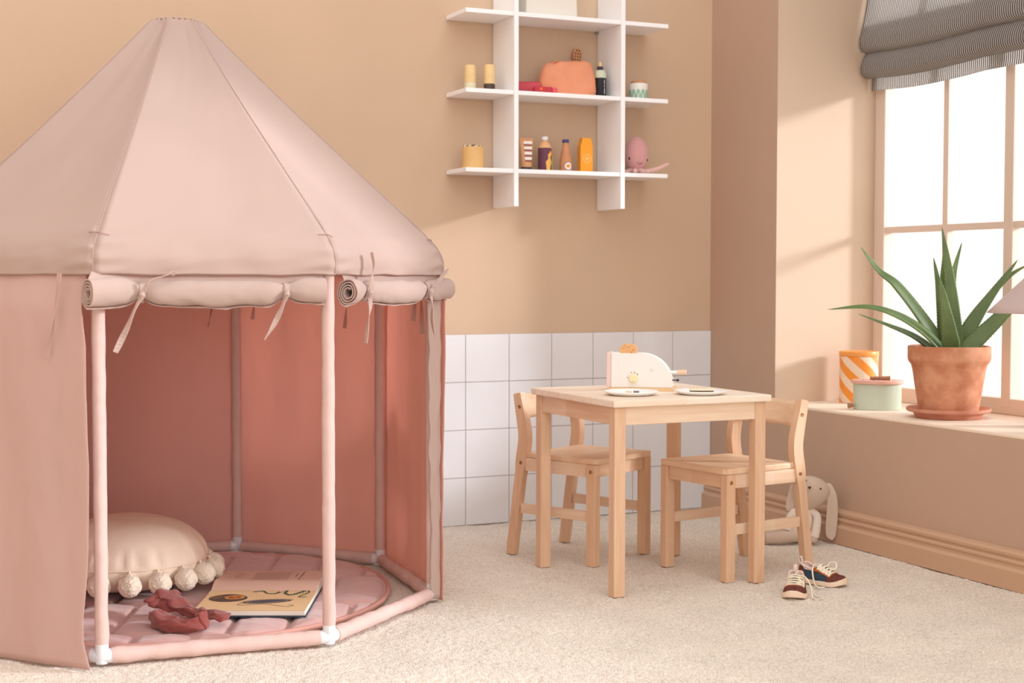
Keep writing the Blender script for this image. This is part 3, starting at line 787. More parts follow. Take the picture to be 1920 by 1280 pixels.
# rolled flaps with spiral ends
def rolled(k, ties, seed):
    out = tvu(k, .5, 1.0).normalized(); along = (tv(k + 1) - tv(k)).normalized()
    turns = 3.6; ns = 88; prof = []
    def sp(t, off):
        a = 2 * PI * turns * t + 0.8; r = (0.30 + 0.70 * t) + off; return (r * math.cos(a), r * math.sin(a))
    outer = [sp(i / ns, 0.048) for i in range(ns + 1)]; inner = [sp(i / ns, -0.048) for i in range(ns + 1)]
    sec = outer + inner[::-1]
    L0, L1 = (0.000, 0.985) if k == 0 else (0.075, 1.035)
    if k == 0: L1 = 0.950
    NS = 70; V = []; F = []; m = len(sec)
    def station(s):
        u = L0 + (L1 - L0) * s
        f = 1.0
        for t in ties: f *= 1 - 0.46 * math.exp(-((s - t) / 0.045) ** 2)
        f *= 1.0 + 0.14 * nz(s * 5, seed) + 0.10 * max(0, 1 - s / .1)
        sagz = -0.006 * math.sin(PI * s) + 0.003 * nz(s * 6, seed + 3)
        c = tvu(k, u, 0.638 + (0.030 * max(0, 1 - s / 0.13) ** 1.3 if k == 0 else 0.006 * max(0, 1 - s / .1)), 0.7505 + sagz - 0.004 * max(0, 1 - s / .12))
        return c, f
    for i in range(NS + 1):
        s = i / NS; c, f = station(s)
        for q, (x, y) in enumerate(sec):
            wob = 1 + 0.10 * nz(x * 1.6 + s * 12, y * 1.6, seed) + 0.05 * nz(x * 3 + s * 30, y * 3, seed) * (1 if 0.04 < s < 0.96 else 0.3)
            tg = (station(min(1, s + .02))[0] - station(max(0, s - .02))[0]).normalized(); oo = (out - tg * out.dot(tg)).normalized()
            V.append(c + oo * (x * 0.0225 * f * wob) + Vector((0, 0, y * 0.0275 * f * wob - 0.0275 * (1 - f) * -0.25)))
    for i in range(NS):
        for q in range(m):
            q2 = (q + 1) % m; F.append((i * m + q, i * m + q2, (i + 1) * m + q2, (i + 1) * m + q))
    for e in (0, NS * m):
        for q in range(ns): F.append((e + q, e + q + 1, e + m - 2 - q, e + m - 1 - q))
    o = mk('rolled_flap', V, F, M_pink, tent); autosmooth(o, 60)
    # hanging tab joining roll to eave
    def tab(s, v):
        c, f = station(s); top = tvu(k, L0 + (L1 - L0) * s, 0.617, 0.806)
        return top.lerp(c - out * 0.004 + Vector((0, 0, 0.022 * f)), v) - out * 0.004
    grid('flap_top', tab, 50, 4, M_pink, o)
    return o, station, out, along
def tie(parent, station, s, out, along, ends, seed):
    c, f = station(s); V = []; F = []
    loop = []
    for i in range(29):
        a = 2 * PI * i / 28
        loop.append(c + out * (math.cos(a) * 0.0205 * (f + .17)) + Vector((0, 0, math.sin(a) * 0.0275 * (f + .14))) + along * (0.002 * math.sin(a * 2)))
    ribbon_geo(loop, along, 0.0105, 0.0016, V, F)
    kn = c + out * (0.0205 * (f + .3)) + Vector((0, 0, -0.004))
    V2 = [kn + Vector((0, 0, 0.009)), kn]
    tube_geo([kn + Vector((0, 0, 0.008)) + along * .002, kn + out * .003, kn - Vector((0, 0, 0.009)) - along * .002], [0.003, 0.0065, 0.003], 8, True, V, F)
    for pts in ends:
        P = catmull([kn] + [kn + along * a + out * b + Vector((0, 0, z)) for (a, b, z) in pts], 7)
        n = len(P); sides = []
        for i in range(n):
            t = i / (n - 1); ang = 1.1 * math.sin(t * 3.3 + seed); sides.append(along * math.cos(ang) + out * math.sin(ang) + Vector((0, 0, 0.35)))
        ribbon_geo(P, sides, lambda t: 0.0085 + 0.0045 * t, 0.0016, V, F)
    mk('tie_ribbon', V, F, M_pink, parent, False)
o, st, out, al = rolled(0, (0.20, 0.82), 1.0)
tie(o, st, 0.20, out, al, [[(-0.016, 0.004, -0.03), (-0.030, 0.0, -0.065), (-0.052, -0.004, -0.112)], [(0.012, 0.006, 0.026), (0.036, 0.004, 0.036), (0.068, 0.0, 0.046)]], 0.3)
tie(o, st, 0.82, out, al, [[(-0.012, 0.002, -0.03), (-0.026, -0.002, -0.060), (-0.045, -0.006, -0.092)]], 1.1)
o, st, out, al = rolled(1, (0.15, 0.74), 4.0)
tie(o, st, 0.15, out, al, [[(-0.006, 0.004, -0.03), (-0.010, 0.0, -0.065), (-0.016, -0.002, -0.106)], [(0.004, 0.002, 0.03), (0.010, 0.004, 0.060), (0.008, 0.0, 0.088)]], 1.9)
tie(o, st, 0.74, out, al, [[(0.002, 0.004, -0.03), (0.004, 0.002, -0.065), (0.022, 0.0, -0.108)], [(0.018, 0.006, 0.022), (0.040, 0.010, 0.036), (0.066, 0.010, 0.054)]], 2.6)
# loose ribbons on closed bays
def loose(k, u, r, L, dx, z0=0.785):
    V, F = [], []; al = (tv(k + 1) - tv(k)).normalized(); ou = tvu(k, .5, 1.0).normalized()
    p0 = tvu(k, u, r, z0); P = catmull([p0, p0 + al * dx * .3 + Vector((0, 0, -L * .4)), p0 + al * dx * .6 + Vector((0, 0, -L * .7)), p0 + al * dx + Vector((0, 0, -L))], 8)
    sides = [al * math.cos(2.2 * i / len(P)) + ou * math.sin(2.2 * i / len(P)) for i in range(len(P))]
    ribbon_geo(P, sides, 0.011, 0.0014, V, F); mk('tie_ribbon', V, F, M_pinkL, tent, False)
loose(7, 0.86, 0.664, 0.165, -0.035)
loose(2, 0.18, 0.606, 0.12, -0.01, 0.76); loose(2, 0.28, 0.606, 0.09, 0.02, 0.76); loose(4, 0.12, 0.598, 0.12, 0.02, 0.76); loose(3, 0.85, 0.598, 0.10, 0.01, 0.76); loose(3, 0.2, 0.598, 0.13, 0.01, 0.77)

# ------------------------------------------------------------------ mat in the tent
def play_mat():
    o = empty('round_mat', (-1.940, -0.675, 0.002), 0, 'round quilted dusty pink floor mat lying inside the tent', 'floor mat')
    RM = 0.510; du = Vector((0.39, 0.92)).normalized(); dn = Vector((0.92, -0.39)).normalized(); NA = 400; NR = 130
    V = [Vector((0, 0, 0.017))]; F = []
    def height(x, y):
        a = x * dn.x + y * dn.y; b = x * du.x + y * du.y
        row = math.floor((b + 0.44) / 0.30)
        fa = (a + 0.062 + (row % 2) * 0.062) / 0.124; da = abs(fa - round(fa)) * 0.124
        fb = (b + 0.44) / 0.30; db = abs(fb - round(fb)) * 0.30
        g_ = 1 - 1.0 * math.exp(-(da / 0.006) ** 2); g2 = 1 - 0.95 * math.exp(-(db / 0.006) ** 2)
        puff = min(1, (min(da, 0.05) / 0.05)) ** 0.5
        return 0.003 + 0.016 * g_ * g2 * (0.45 + 0.55 * puff) + 0.0025 * nz(x * 16, y * 16) + 0.0012 * nz(x * 45, y * 45)
    for j in range(1, NR + 1):
        for i in range(NA):
            a = 2 * PI * i / NA; rr = RM * (j / NR) * (1 + 0.012 * math.sin(2 * a + 1) + 0.006 * math.sin(5 * a)); x = rr * math.cos(a); y = rr * math.sin(a)
            h = height(x, y)
            if j > NR - 3: h = 0.010
            V.append(Vector((x, y, h)))
    for i in range(NA): F.append((0, 1 + i, 1 + (i + 1) % NA))
    for j in range(NR - 1):
        for i in range(NA):
            a = 1 + j * NA + i; b = 1 + j * NA + (i + 1) % NA; F.append((a, b, b + NA, a + NA))
    lowst = len(V)
    V += [Vector((v.x, v.y, 0.0)) for v in V[1 + (NR - 1) * NA:1 + NR * NA]]
    e0 = 1 + (NR - 1) * NA
    for i in range(NA): F.append((e0 + i, e0 + (i + 1) % NA, lowst + (i + 1) % NA, lowst + i))
    F.append(tuple(range(lowst, lowst + NA)))
    mk('quilted_top', V, F, M_matf, o)
    P = []
    for i in range(NA + 1):
        a = 2 * PI * i / NA; rr = RM * (1.002 + 0.012 * math.sin(2 * a + 1) + 0.006 * math.sin(5 * a)); P.append((rr * math.cos(a), rr * math.sin(a), 0.0085 + 0.001 * nz(i * .3)))
    tube('edge_binding', P, 0.0062, M_matp, o, 10)
play_mat()
MZ = 0.020

# ------------------------------------------------------------------ cushion
def cushion():
    cx, cy, RC = -2.048, -0.598, 0.195
    o = empty('round_cushion', (cx, cy, MZ), R(10), 'round cream cushion edged with wool pompoms sitting on the mat', 'cushion')
    def body(u, v):
        a = 2 * PI * u; t = v  # v 0 bottom centre ->1 top centre
        ph = -PI / 2 + PI * t
        r = RC * math.cos(ph) ** 0.62 if math.cos(ph) > 0 else 0
        zz = math.sin(ph)
        z = 0.076 + (0.092 * abs(zz) ** 1.15 if zz > 0 else -0.070 * abs(zz) ** 0.9)
        pucker = 0.0045 * math.sin(a * 34 + 3 * nz(a * 2)) * math.exp(-((ph) / 0.45) ** 2)
        tilt = 0.012 * math.sin(a + 0.6) * (r / RC) * (max(0, zz))
        gat = 1 + 0.020 * math.sin(a * 26 + 5 * nz(math.cos(a) * 3, math.sin(a) * 3)) * math.exp(-((abs(ph) - .32) / 0.28) ** 2)
        r *= gat
        return (r * math.cos(a), r * math.sin(a), max(0.001, z + pucker * .25 + 0.003 * nz(r * 12 * math.cos(a), r * 12 * math.sin(a)) * (1 if zz > 0 else 0) + tilt))
    grid('cushion_cover', body, 140, 60, M_cush, o, closed_u=True)
    tube('seam_piping', [((RC + .0012) * math.cos(2 * PI * i / 96), (RC + .0012) * math.sin(2 * PI * i / 96), 0.0765) for i in range(97)], 0.0018, M_cush, o, 6)
    # one pompom mesh, copied round the seam
    V, F = [], []
    bm = bmesh.new(); bmesh.ops.create_icosphere(bm, subdivisions=5, radius=0.0262)
    for v in bm.verts:
        d = v.co.normalized(); q = v.co * 90
        v.co += d * (0.0022 * noise.noise(q) + 0.0018 * noise.noise(q * 2.7) + 0.0008 * (random.random() - .5))
    first = from_bm('pompom', bm, M_pom, o, True)
    loop0 = tube('loop', [(0, 0, 0.034), (0, 0, 0.022)], 0.0035, M_cush, first, 8)
    nP = 19
    for k in range(nP):
        a = 2 * PI * k / nP + 0.1
        p = first if k == 0 else first.copy()
        if k:
            COL.objects.link(p); p.parent = o; l2 = loop0.copy(); COL.objects.link(l2); l2.parent = p
        p.location = ((RC + 0.017) * math.cos(a), (RC + 0.017) * math.sin(a), 0.046 + 0.004 * nz(k * 3.3)); p.rotation_euler = (-0.35 * math.sin(a) * -1, -0.35 * math.cos(a), random.random() * 0.2)
cushion()

# ------------------------------------------------------------------ open book
def book():
    # local x along spine, y across the pages
    P = {'bl': Vector((-1.969, -0.982)), 'br': Vector((-1.782, -1.169))}
    ang = math.atan2(-1.169 + 1.095, -1.782 + 1.922)
    ang = R(-24.3)
    o = empty('open_book', (-1.773, -0.849, MZ + 0.0015), ang, 'open hardback picture book with yellow pages of dark creature drawings on the mat', 'book')
    W = 0.250; D = 0.205; KX = 1.06; KY = 1.32; h = W / 2
    Mcov = mat('book_cover', rgb(52, 66, 78), .5, vary=.25, vscale=60)
    Mpg = mat('page_edges', rgb(236, 226, 214), .7)
    Mpy = mat('page_yellow', rgb(236, 204, 158), .65, .2)
    Mpc = mat('page_cream', rgb(226, 190, 172), .65, .2)
    bm = bmesh.new(); bm_box(bm, -h - .003, h + .003, -D - .004, -0.004, 0, 0.0028, .0008); bm_box(bm, -h - .003, h + .003, 0.004, D + .004, 0, 0.0028, .0008); bm_box(bm, -h - .003, h + .003, -0.006, 0.006, 0, 0.002)
    from_bm('cover', bm, Mcov, o)
    box('page_block', -h, h, -D, -0.001, 0.0029, 0.0135, Mpg, o, .0008)
    def lower(u, v): return (-h + W * u, -D + (D - .0005) * v, 0.0138 + 0.004 * math.exp(-((1 - v) / 0.12) ** 2) - .0036 * math.exp(-((1 - v) / 0.03) ** 2))
    grid('page_leaf', lower, 6, 24, Mpy, o)
    def hz(v): return 0.004 + 0.034 * math.sin(PI * min(1, v * 0.85 + 0.05)) ** 0.7 * (1 - 0.35 * v)
    def upl(u, v): return (-h + W * u, 0.0005 + D * .93 * v, 0.0139 + 0.018 * math.sin(min(1, v * 3.2) * PI / 2) * (1 - 0.45 * v))
    grid('page_leaf', upl, 6, 24, Mpc, o)
    # pages block for the upper side (closed volume)
    V = []; F = []
    for i, u in enumerate((0.0, 1.0)):
        for j in range(13): x, y, z = upl(u, j / 12); V += [(x, y, z - .0004), (x, y, 0.0029)]
    for i in range(12):
        F.append((2 * i, 2 * i + 2, 2 * i + 3, 2 * i + 1)); F.append((26 + 2 * i, 26 + 2 * i + 1, 26 + 2 * i + 3, 26 + 2 * i + 2)); F.append((2 * i, 26 + 2 * i, 28 + 2 * i, 2 * i + 2)); F.append((2 * i + 1, 2 * i + 3, 26 + 2 * i + 3, 26 + 2 * i + 1))
    F.append((24, 50, 51, 25)); F.append((0, 1, 27, 26))
    mk('page_block', V, F, Mpg, o, False)
    # pictures on the yellow page (lower)
    zc = 0.0144
    Md = mat('ink_brown', rgb(96, 78, 68), .7); Mn = mat('ink_navy', rgb(78, 82, 98), .7); Mr_ = mat('ink_red', rgb(176, 82, 60), .7); My_ = mat('ink_gold', rgb(214, 160, 80), .7); Mgr = mat('ink_green', rgb(74, 100, 70), .7); Mdk = mat('ink_dark', rgb(52, 48, 52), .7)
    def zl(y): v = (y + D) / (D - .0005); return lower(0, v)[2] + 0.0003
    def ell(cx, cy, rx, ry, ro, m, dz=0.0, nm='drawing', seg=32):
        V = []
        for s in range(seg):
            a = 2 * PI * s / seg; x = rx * math.cos(a) * KX; y = ry * math.sin(a) * KY
            X = cx * KX + x * math.cos(ro) - y * math.sin(ro); Y = cy * KY + x * math.sin(ro) + y * math.cos(ro); V.append((X, Y, zl(Y) + dz))
        return mk(nm, V, [tuple(range(seg))], m, o, False)
    def line(pts, w, m, dz=0.0004, nm='drawing'):
        V, F = [], []; P = catmull([Vector((x * KX, y * KY, zl(y * KY) + dz)) for x, y in pts], 6)
        for q in P: q.z = zl(q.y) + dz
        T_, _ = frames(P)
        for i, q in enumerate(P):
            s = Vector((-T_[i].y, T_[i].x, 0)).normalized() * (w / 2); V += [q + s, q - s]
        for i in range(len(P) - 1): F.append((2 * i, 2 * i + 2, 2 * i + 3, 2 * i + 1))
        return mk(nm, V, F, m, o, False)
    ell(-0.066, -0.058, 0.042, 0.030, 0.0, Md)
    ell(-0.053, -0.052, 0.022, 0.016, 0.15, My_, .0002); ell(-0.053, -0.052, 0.015, 0.010, 0.15, Mr_, .0004); ell(-0.052, -0.051, 0.006, 0.004, 0, My_, .0006)
    for k in range(5): line([(-0.066 + (0.038 - k * .005) * math.cos(a), -0.058 + (0.027 - k * .004) * math.sin(a)) for a in [PI * .62 + i * .25 for i in range(7)]], .0008, My_, .0003)
    ell(0.024, -0.083, 0.052, 0.015, 0.22, Mdk); ell(0.024, -0.083, 0.047, 0.011, 0.22, mat('ink_tan', rgb(170, 150, 130), .7), .0002); ell(0.024, -0.083, 0.042, 0.008, 0.22, Mn, .0004)
    for k in range(44):
        a = 2 * PI * k / 44; x = 0.052 * math.cos(a); y = 0.015 * math.sin(a); x2 = 0.057 * math.cos(a); y2 = 0.020 * math.sin(a); c, s = math.cos(.22), math.sin(.22)
        line([(0.024 + x * c - y * s, -0.083 + x * s + y * c), (0.024 + x2 * c - y2 * s, -0.083 + x2 * s + y2 * c)], .0008, Mdk)
    line([(-0.028, -0.100), (-0.034, -0.108), (-0.026, -0.114), (0.0, -0.108), (0.03, -0.106), (0.06, -0.120), (0.078, -0.124), (0.086, -0.114), (0.074, -0.112)], .0018, Mdk)
    line([(-0.02, -0.016), (0.0, -0.010), (0.012, -0.022), (0.030, -0.024), (0.038, -0.014)], .005, Mgr)
    line([(0.055, -0.008), (0.052, -0.022), (0.066, -0.032), (0.084, -0.018), (0.094, -0.008)], .007, Mgr)
    line([(0.100, -0.008), (0.104, -0.018), (0.088, -0.042), (0.090, -0.050), (0.104, -0.048)], .004, Mgr)
    for k in range(7): line([(0.060 + .006 * k, -0.030 + .003 * k), (0.062 + .006 * k, -0.040 + .003 * k)], .0012, Mdk)
    for k in range(5): line([(0.026 + .003 * k, -0.022), (0.032 + .004 * k, -0.028 + .004 * k)], .0012, Mdk)
    # rows of small print on the cream page (blurred, unreadable in the photo)
    Mp_ = mat('print_grey', rgb(176, 140, 128), .8); V = []; F = []
    def zu(y): v = (y - .0005) / D; return upl(0, v)[2] + 0.0004
    def dash(x0, x1, y0, y1):
        y0 *= 1.3; y1 *= 1.3
        c = len(V); V.extend([(x0, y0, zu(y0)), (x1, y0, zu(y0)), (x1, y1, zu(y1)), (x0, y1, zu(y1))]); F.append((c, c + 1, c + 2, c + 3))
    for k in range(17):
        x = -0.040 + k * 0.0052; y = 0.030
        while y < 0.125:
            l = random.uniform(.004, .011); dash(x, x + .0016, y, min(y + l, .128)); y += l + .002
    for x in (-0.085, -0.078, -0.071):
        y = 0.06
        while y < 0.12: l = random.uniform(.004, .010); dash(x, x + .0014, y, y + l); y += l + .002
    for x, a, b in ((0.060, .075, .105), (0.073, .040, .130)):
        y = a
        while y < b: l = random.uniform(.006, .012); dash(x, x + .0035, y, y + l); y += l + .0016
    pp = mk('page_print', V, F, Mp_, o, False); pp['kind'] = 'stuff'
book()

# ------------------------------------------------------------------ rust socks
def sock(label, base, rz, pts, rads, cuff, seed):
    Ms = mat('rust_jersey', rgb(150, 80, 74), 0.9, 0.08, vary=.06, vscale=40, bump=0.35, bscale=90, bdist=.002, sheen=.3)
    o = empty('sock', base, rz, label, 'sock', 'rust red socks on the mat')
    P = catmull(pts, 10); n = len(P); RR = catmull([(r, f, 0) for r, f in rads], 10)
    T_, Ns = frames(P); V = []; F = []; seg = 36
    for i, p in enumerate(P):
        t = i / (n - 1); B = T_[i].cross(Ns[i])
        for j in range(seg):
            a = 2 * PI * j / seg
            f = 1 + 0.22 * nz(math.cos(a) * 1.5 + seed, math.sin(a) * 1.5, t * 7) + 0.16 * math.sin(a * 4 + t * 11 + seed) + 0.07 * math.sin(a * 7 - t * 23 + seed)
            q = p + B * (math.cos(a) * RR[i].x * f) + Ns[i] * (math.sin(a) * RR[i].y * f)
            qn = q * 42; am = .0085
            q = q + Vector((am * nz(qn.x, qn.y + seed, qn.z), am * nz(qn.x + 7, qn.y, qn.z + seed), am * nz(qn.x, qn.y + 13, qn.z)))
            wx = q.x + base[0] + 1.781; wy = q.y + base[1] + 0.8445; c_, s_ = math.cos(R(24.3)), math.sin(R(24.3))
            bx, by = wx * c_ - wy * s_, wx * s_ + wy * c_
            onb = max(0, min(1, (bx + 0.135) / 0.012)) * max(0, min(1, (by + 0.218) / 0.012)) if by < .2 else 0
            q.z = max(q.z, 0.0008 + 0.0005 * (j % 3) + 0.0175 * onb); V.append(q)
    for i in range(n - 1):
        for j in range(seg): k = (j + 1) % seg; F.append((i * seg + j, i * seg + k, (i + 1) * seg + k, (i + 1) * seg + j))
    F.append(tuple((n - 1) * seg + j for j in range(seg)))
    b = mk('sock_tube', V, F, Ms, o); md = b.modifiers.new('s', 'SOLIDIFY'); md.thickness = .002; md.offset = -1
    # folded cuff
    V2, F2 = [], []
    m = int(n * cuff)
    for i in range(m + 1):
        for j in range(seg):
            c = P[i]; v = V[i * seg + j]; V2.append(c + (v - c) * (1.07 + .02 * math.sin(j)) + Vector((0, 0, .0012)))
    for i in range(m):
        for j in range(seg): k = (j + 1) % seg; F2.append((i * seg + j, i * seg + k, (i + 1) * seg + k, (i + 1) * seg + j))
    c = mk('sock_cuff', V2, F2, Ms, o); md = c.modifiers.new('s', 'SOLIDIFY'); md.thickness = .0025; md.offset = 0
sock('rust red sock with its foot stretched towards the open book', (-1.985, -0.975, MZ), 0,
     [(-0.050, 0.050, 0.040), (-0.035, 0.030, 0.036), (-0.018, 0.0, 0.028), (0.008, -0.045, 0.022), (0.034, -0.085, 0.020), (0.055, -0.118, 0.022), (0.066, -0.130, 0.022)],
     [(0.034, 0.012), (0.034, 0.016), (0.026, 0.014), (0.015, 0.009), (0.015, 0.009), (0.019, 0.011), (0.008, 0.006)], 0.20, 1.0)
sock('rust red sock crumpled in front of the other, cuff towards the viewer', (-2.03, -1.07, MZ), 0,
     [(-0.028, 0.062, 0.016), (-0.030, 0.030, 0.018), (-0.024, -0.008, 0.016), (0.004, -0.040, 0.014), (0.038, -0.046, 0.014), (0.056, -0.028, 0.017)][::-1],
     [(0.011, 0.018), (0.015, 0.018), (0.016, 0.017), (0.017, 0.018), (0.016, 0.020), (0.010, 0.012)], 0.16, 5.0)

# ------------------------------------------------------------------ table
TH = 0.482
def table():
    cx, cy, hw = -0.759, -0.899, 0.228
    o = empty('play_table', (cx, cy, 0), R(0.3), 'square light beech children table set with a toy toaster and plates', 'table')
    box('tabletop', -hw, hw, -hw - .003, hw + .003, TH - 0.0175, TH, wood('beech_top_sunlit', rgb(250, 238, 222), rgb(240, 214, 188), 'X'), o, .003)  # paler copy of the beech; sun on the top is put into the colour
    c = hw - 0.0245; w = 0.0155
    for sx in (-1, 1):
        for sy in (-1, 1):
            bm = bmesh.new(); bm_box(bm, sx * c - w, sx * c + w, sy * c - w, sy * c + w, 0, TH - .0178, .0025)
            from_bm('leg', bm, M_beechZ, o)
    for s in (-1, 1):
        box('apron', -c + w + .0002, c - w - .0002, s * (c + .004) - .008, s * (c + .004) + .008, TH - .062, TH - .0178, M_beech, o, .001)
        box('apron', s * (c + .004) - .008, s * (c + .004) + .008, -c + w + .0002, c - w - .0002, TH - .062, TH - .0178, M_beechY, o, .001)
table()

# ------------------------------------------------------------------ chairs
def chair(x, y, rz, label):
    o = empty('childrens_chair', (x, y, 0), rz, label, 'chair', 'light beech chairs at the play table')
    a, b, SHt = 0.13, 0.121, 0.292; w = 0.0145
    prism('seat', [(-0.100, -b - .003), (a + .0, -b - .014), (a + .014, -b - .012), (a + .019, -b), (a + .019, b), (a + .014, b + .012), (a, b + .014), (-0.100, b + .003)], SHt - .016, SHt, M_beechY, o, .0035, 'XY')
    for s in (-1, 1):
        bm = bmesh.new(); bm_box(bm, a - w, a + w, s * b - w * .9, s * b + w * .9, 0, SHt - .0163, .002); from_bm('leg', bm, M_beechZ, o)
    # bent rear posts
    cl = catmull([(-0.152, 0, 0), (-0.138, 0, 0.10), (-0.124, 0, 0.20), (-0.114, 0, 0.27), (-0.106, 0, 0.315), (-0.105, 0, 0.345), (-0.112, 0, 0.385), (-0.121, 0, 0.425), (-0.127, 0, 0.456)], 4)
    wd = lambda z: 0.0135 if z < .24 else (0.0165 if z < .37 else 0.0165 - (z - .37) * .045)
    T_, _ = frames(cl); L_ = []; R_ = []
    for i, p in enumerate(cl):
        n_ = Vector((T_[i].z, 0, -T_[i].x)); q = p + n_ * wd(p.z); r = p - n_ * wd(p.z)
        if i == 0: q.z = r.z = 0
        L_.append((q.x, q.z)); R_.append((r.x, r.z))
    poly = L_ + R_[::-1]
    for s in (-1, 1):
        y0 = s * (b + .0005); prism('rear_post', poly, y0 - .011, y0 + .011, M_beechZ, o, .002, 'XZ')
    # curved backrest board between posts
    def br(u, v):
        yy = (-b + .0117) + (2 * b - .0234) * u; z = 0.385 + 0.066 * v
        return (-0.108 - 0.018 * math.sin(PI * u) - (z - .385) * .22, yy, z)
    brd = grid('backrest', br, 20, 6, M_beechY, o, thick=.014)
    for s in (-1, 1):
        box('side_rail', -0.100, a - w - .0003, s * b - .007, s * b + .007, SHt - .052, SHt - .0163, M_beech, o, .001)
        box('stretcher', -0.118, a - w - .0003, s * b - .006, s * b + .006, 0.120, 0.147, M_beech, o, .001)
    box('front_rail', a - .008, a + .007, -b + w, b - w, SHt - .052, SHt - .0163, M_beechY, o, .001)
    box('back_rail', -0.118, -0.104, -b + .012, b - .012, SHt - .052, SHt - .0163, M_beechY, o, .001)
    for s in (-1, 1):
        for (px, pz, py) in ((a + .001, SHt - .036, b + w * .9), (-0.112, SHt - .030, b + .0115), (-0.1165, 0.418, b + .0115)):
            bo = lathe('bolt', [(0.0052, 0), (0.0052, .0012), (0.0036, .002), (0.0032, .0012), (0.0008, .001)], M_brass, o, 20, loc=(px, s * (py - .0002), pz), rot=(R(90) if s < 0 else R(-90), 0, 0))
    return o
chair(-0.787, -0.578, R(-64.2), 'light beech chair behind the left side of the table, facing away from the tiles')
chair(-0.510, -0.931, R(188.6), 'light beech chair on the window side of the table, its backrest towards the sill')

# ------------------------------------------------------------------ toaster set
def toaster():
    mid = Vector((-0.757, -0.872)); ang = R(-34)
    o = empty('toy_toaster', (mid.x, mid.y, TH), ang, 'white wooden toy toaster with yellow dial and curved back on the table', 'toy toaster')
    Mwh = mat('toaster_white', rgb(240, 238, 234), .4, .35)
    bm = bmesh.new(); bm_box(bm, -0.088, 0.086, -0.031, 0.045, 0, 0.0085, .001); from_bm('base_plate', bm, mat('ply', rgb(232, 196, 150), .5), o)
    def prof(hgt): return [(-0.083, 0.0087), (0.078, 0.0087)] + [(0.078 - 0.086 * (1 - math.cos(t * PI / 2)) * 1.0, 0.0087 + (hgt - .0087) * math.sin(t * PI / 2) ** .95) for t in [k / 14 for k in range(1, 15)]] + [(-0.083, hgt)]
    for s, y0, y1 in ((-1, -0.027, -0.015), (1, 0.030, 0.042)): prism('side_panel', prof(0.098), y0, y1, Mwh, o, .0015, 'XZ')
    inner = [(-0.080, 0.0087), (0.074, 0.0087)] + [(0.074 - 0.084 * (1 - math.cos(t * PI / 2)), 0.0087 + 0.083 * math.sin(t * PI / 2) ** .95) for t in [k / 12 for k in range(1, 13)]] + [(-0.080, 0.0917)]
    prism('core', inner, -0.0148, 0.0298, Mwh, o, 0, 'XZ')
    box('end_panel', -0.095, -0.0832, -0.027, 0.042, 0.0087, 0.100, mat('toaster_pink', rgb(232, 208, 200), .4), o, .002)
    rx = (R(90), 0, 0)
    lathe('dial', [(0.0108, 0), (0.0112, .001), (0.0106, .009), (0.0095, .0102)], mat('dial_yellow', rgb(244, 232, 182), .45), o, 32, loc=(-0.024, -0.0272, 0.033), rot=rx)
    lathe('dial_mark', [(0.0009, 0), (0.0009, .0006)], M_blk, o, 10, loc=(-0.024, -0.0375, 0.026), rot=rx)
    for k, (dx, dz, c, nm) in enumerate(((-0.0155, 0.002, rgb(170, 165, 165), 'dot_grey'), (-0.013, 0.010, rgb(226, 224, 218), 'dot_pale'), (-0.0055, 0.0150, rgb(188, 146, 128), 'dot_tan'), (0.0030, 0.0150, rgb(160, 110, 92), 'dot_brown'), (0.0100, 0.0105, rgb(110, 100, 104), 'dot_slate'))):
        lathe('dial_dot', [(0.0017, 0), (0.0017, .0004)], mat(nm, c, .5), o, 14, loc=(-0.024 + dx, -0.0271, 0.033 + dz), rot=rx)
    lathe('peg_end', [(0.0045, 0), (0.0045, .0004)], mat('dot_pale', rgb(226, 224, 218), .5), o, 18, loc=(0.023, -0.0271, 0.054), rot=rx)
    tube('lever_arm', [(0.060, 0.010, 0.048), (0.090, 0.010, 0.048)], 0.0042, Mwh, o, 14)
    kb = tube('lever_knob', catmull([(0.0885, 0.010, 0.048), (0.091, 0.010, 0.048), (0.105, 0.010, 0.048), (0.111, 0.010, 0.048), (0.1125, 0.010, 0.048)], 4), lambda t: 0.0058 + 0.0018 * t if t < .85 else 0.0074 * (1 - ((t - .85) / .15) ** 2 * .7), M_beech, o, 20)
    tube('spring_peg', [(0.086, 0.022, 0.026), (0.092, 0.022, 0.026)], 0.003, M_blk, o, 10)
    tube('spring_rod', [(0.060, 0.022, 0.026), (0.086, 0.022, 0.026)], 0.0015, M_blk, o, 8)
    # bread slice sits in the slot
    b = empty('toy_bread_slice', tuple(o.matrix_basis @ Vector((-0.040, 0.004, 0.0925))), ang, 'brown speckled wooden bread slice popping out of the toy toaster', 'toy food')
    b.location = (mid.x + math.cos(ang) * -0.040 - math.sin(ang) * 0.006, mid.y + math.sin(ang) * -0.040 + math.cos(ang) * 0.006, TH + 0.0925)
    out = [(-0.021, 0.0), (0.021, 0.0), (0.0225, 0.010), (0.0235, 0.016), (0.022, 0.022), (0.017, 0.0265), (0.008, 0.029), (-0.003, 0.0295), (-0.013, 0.027), (-0.0205, 0.022), (-0.0235, 0.014), (-0.0225, 0.006)]
    prism('bread', out, -0.0045, 0.0045, mat('bread', rgb(230, 176, 122), .6), b, .001, 'XZ')
    V = []; F = []
    random.seed(3)
    for k in range(26):
        x = random.uniform(-.019, .020); z = random.uniform(.002, .026); r = random.uniform(.0004, .0011)
        if abs(x) > .014 and z > .021: continue
        c = len(V)
        for s in range(8): V.append((x + r * math.cos(s * PI / 4), -0.0047, z + r * math.sin(s * PI / 4)))
        F.append(tuple(range(c, c + 8)))
    mk('bread_specks', V, F, mat('speck', rgb(120, 66, 44), .6), b, False)
toaster()

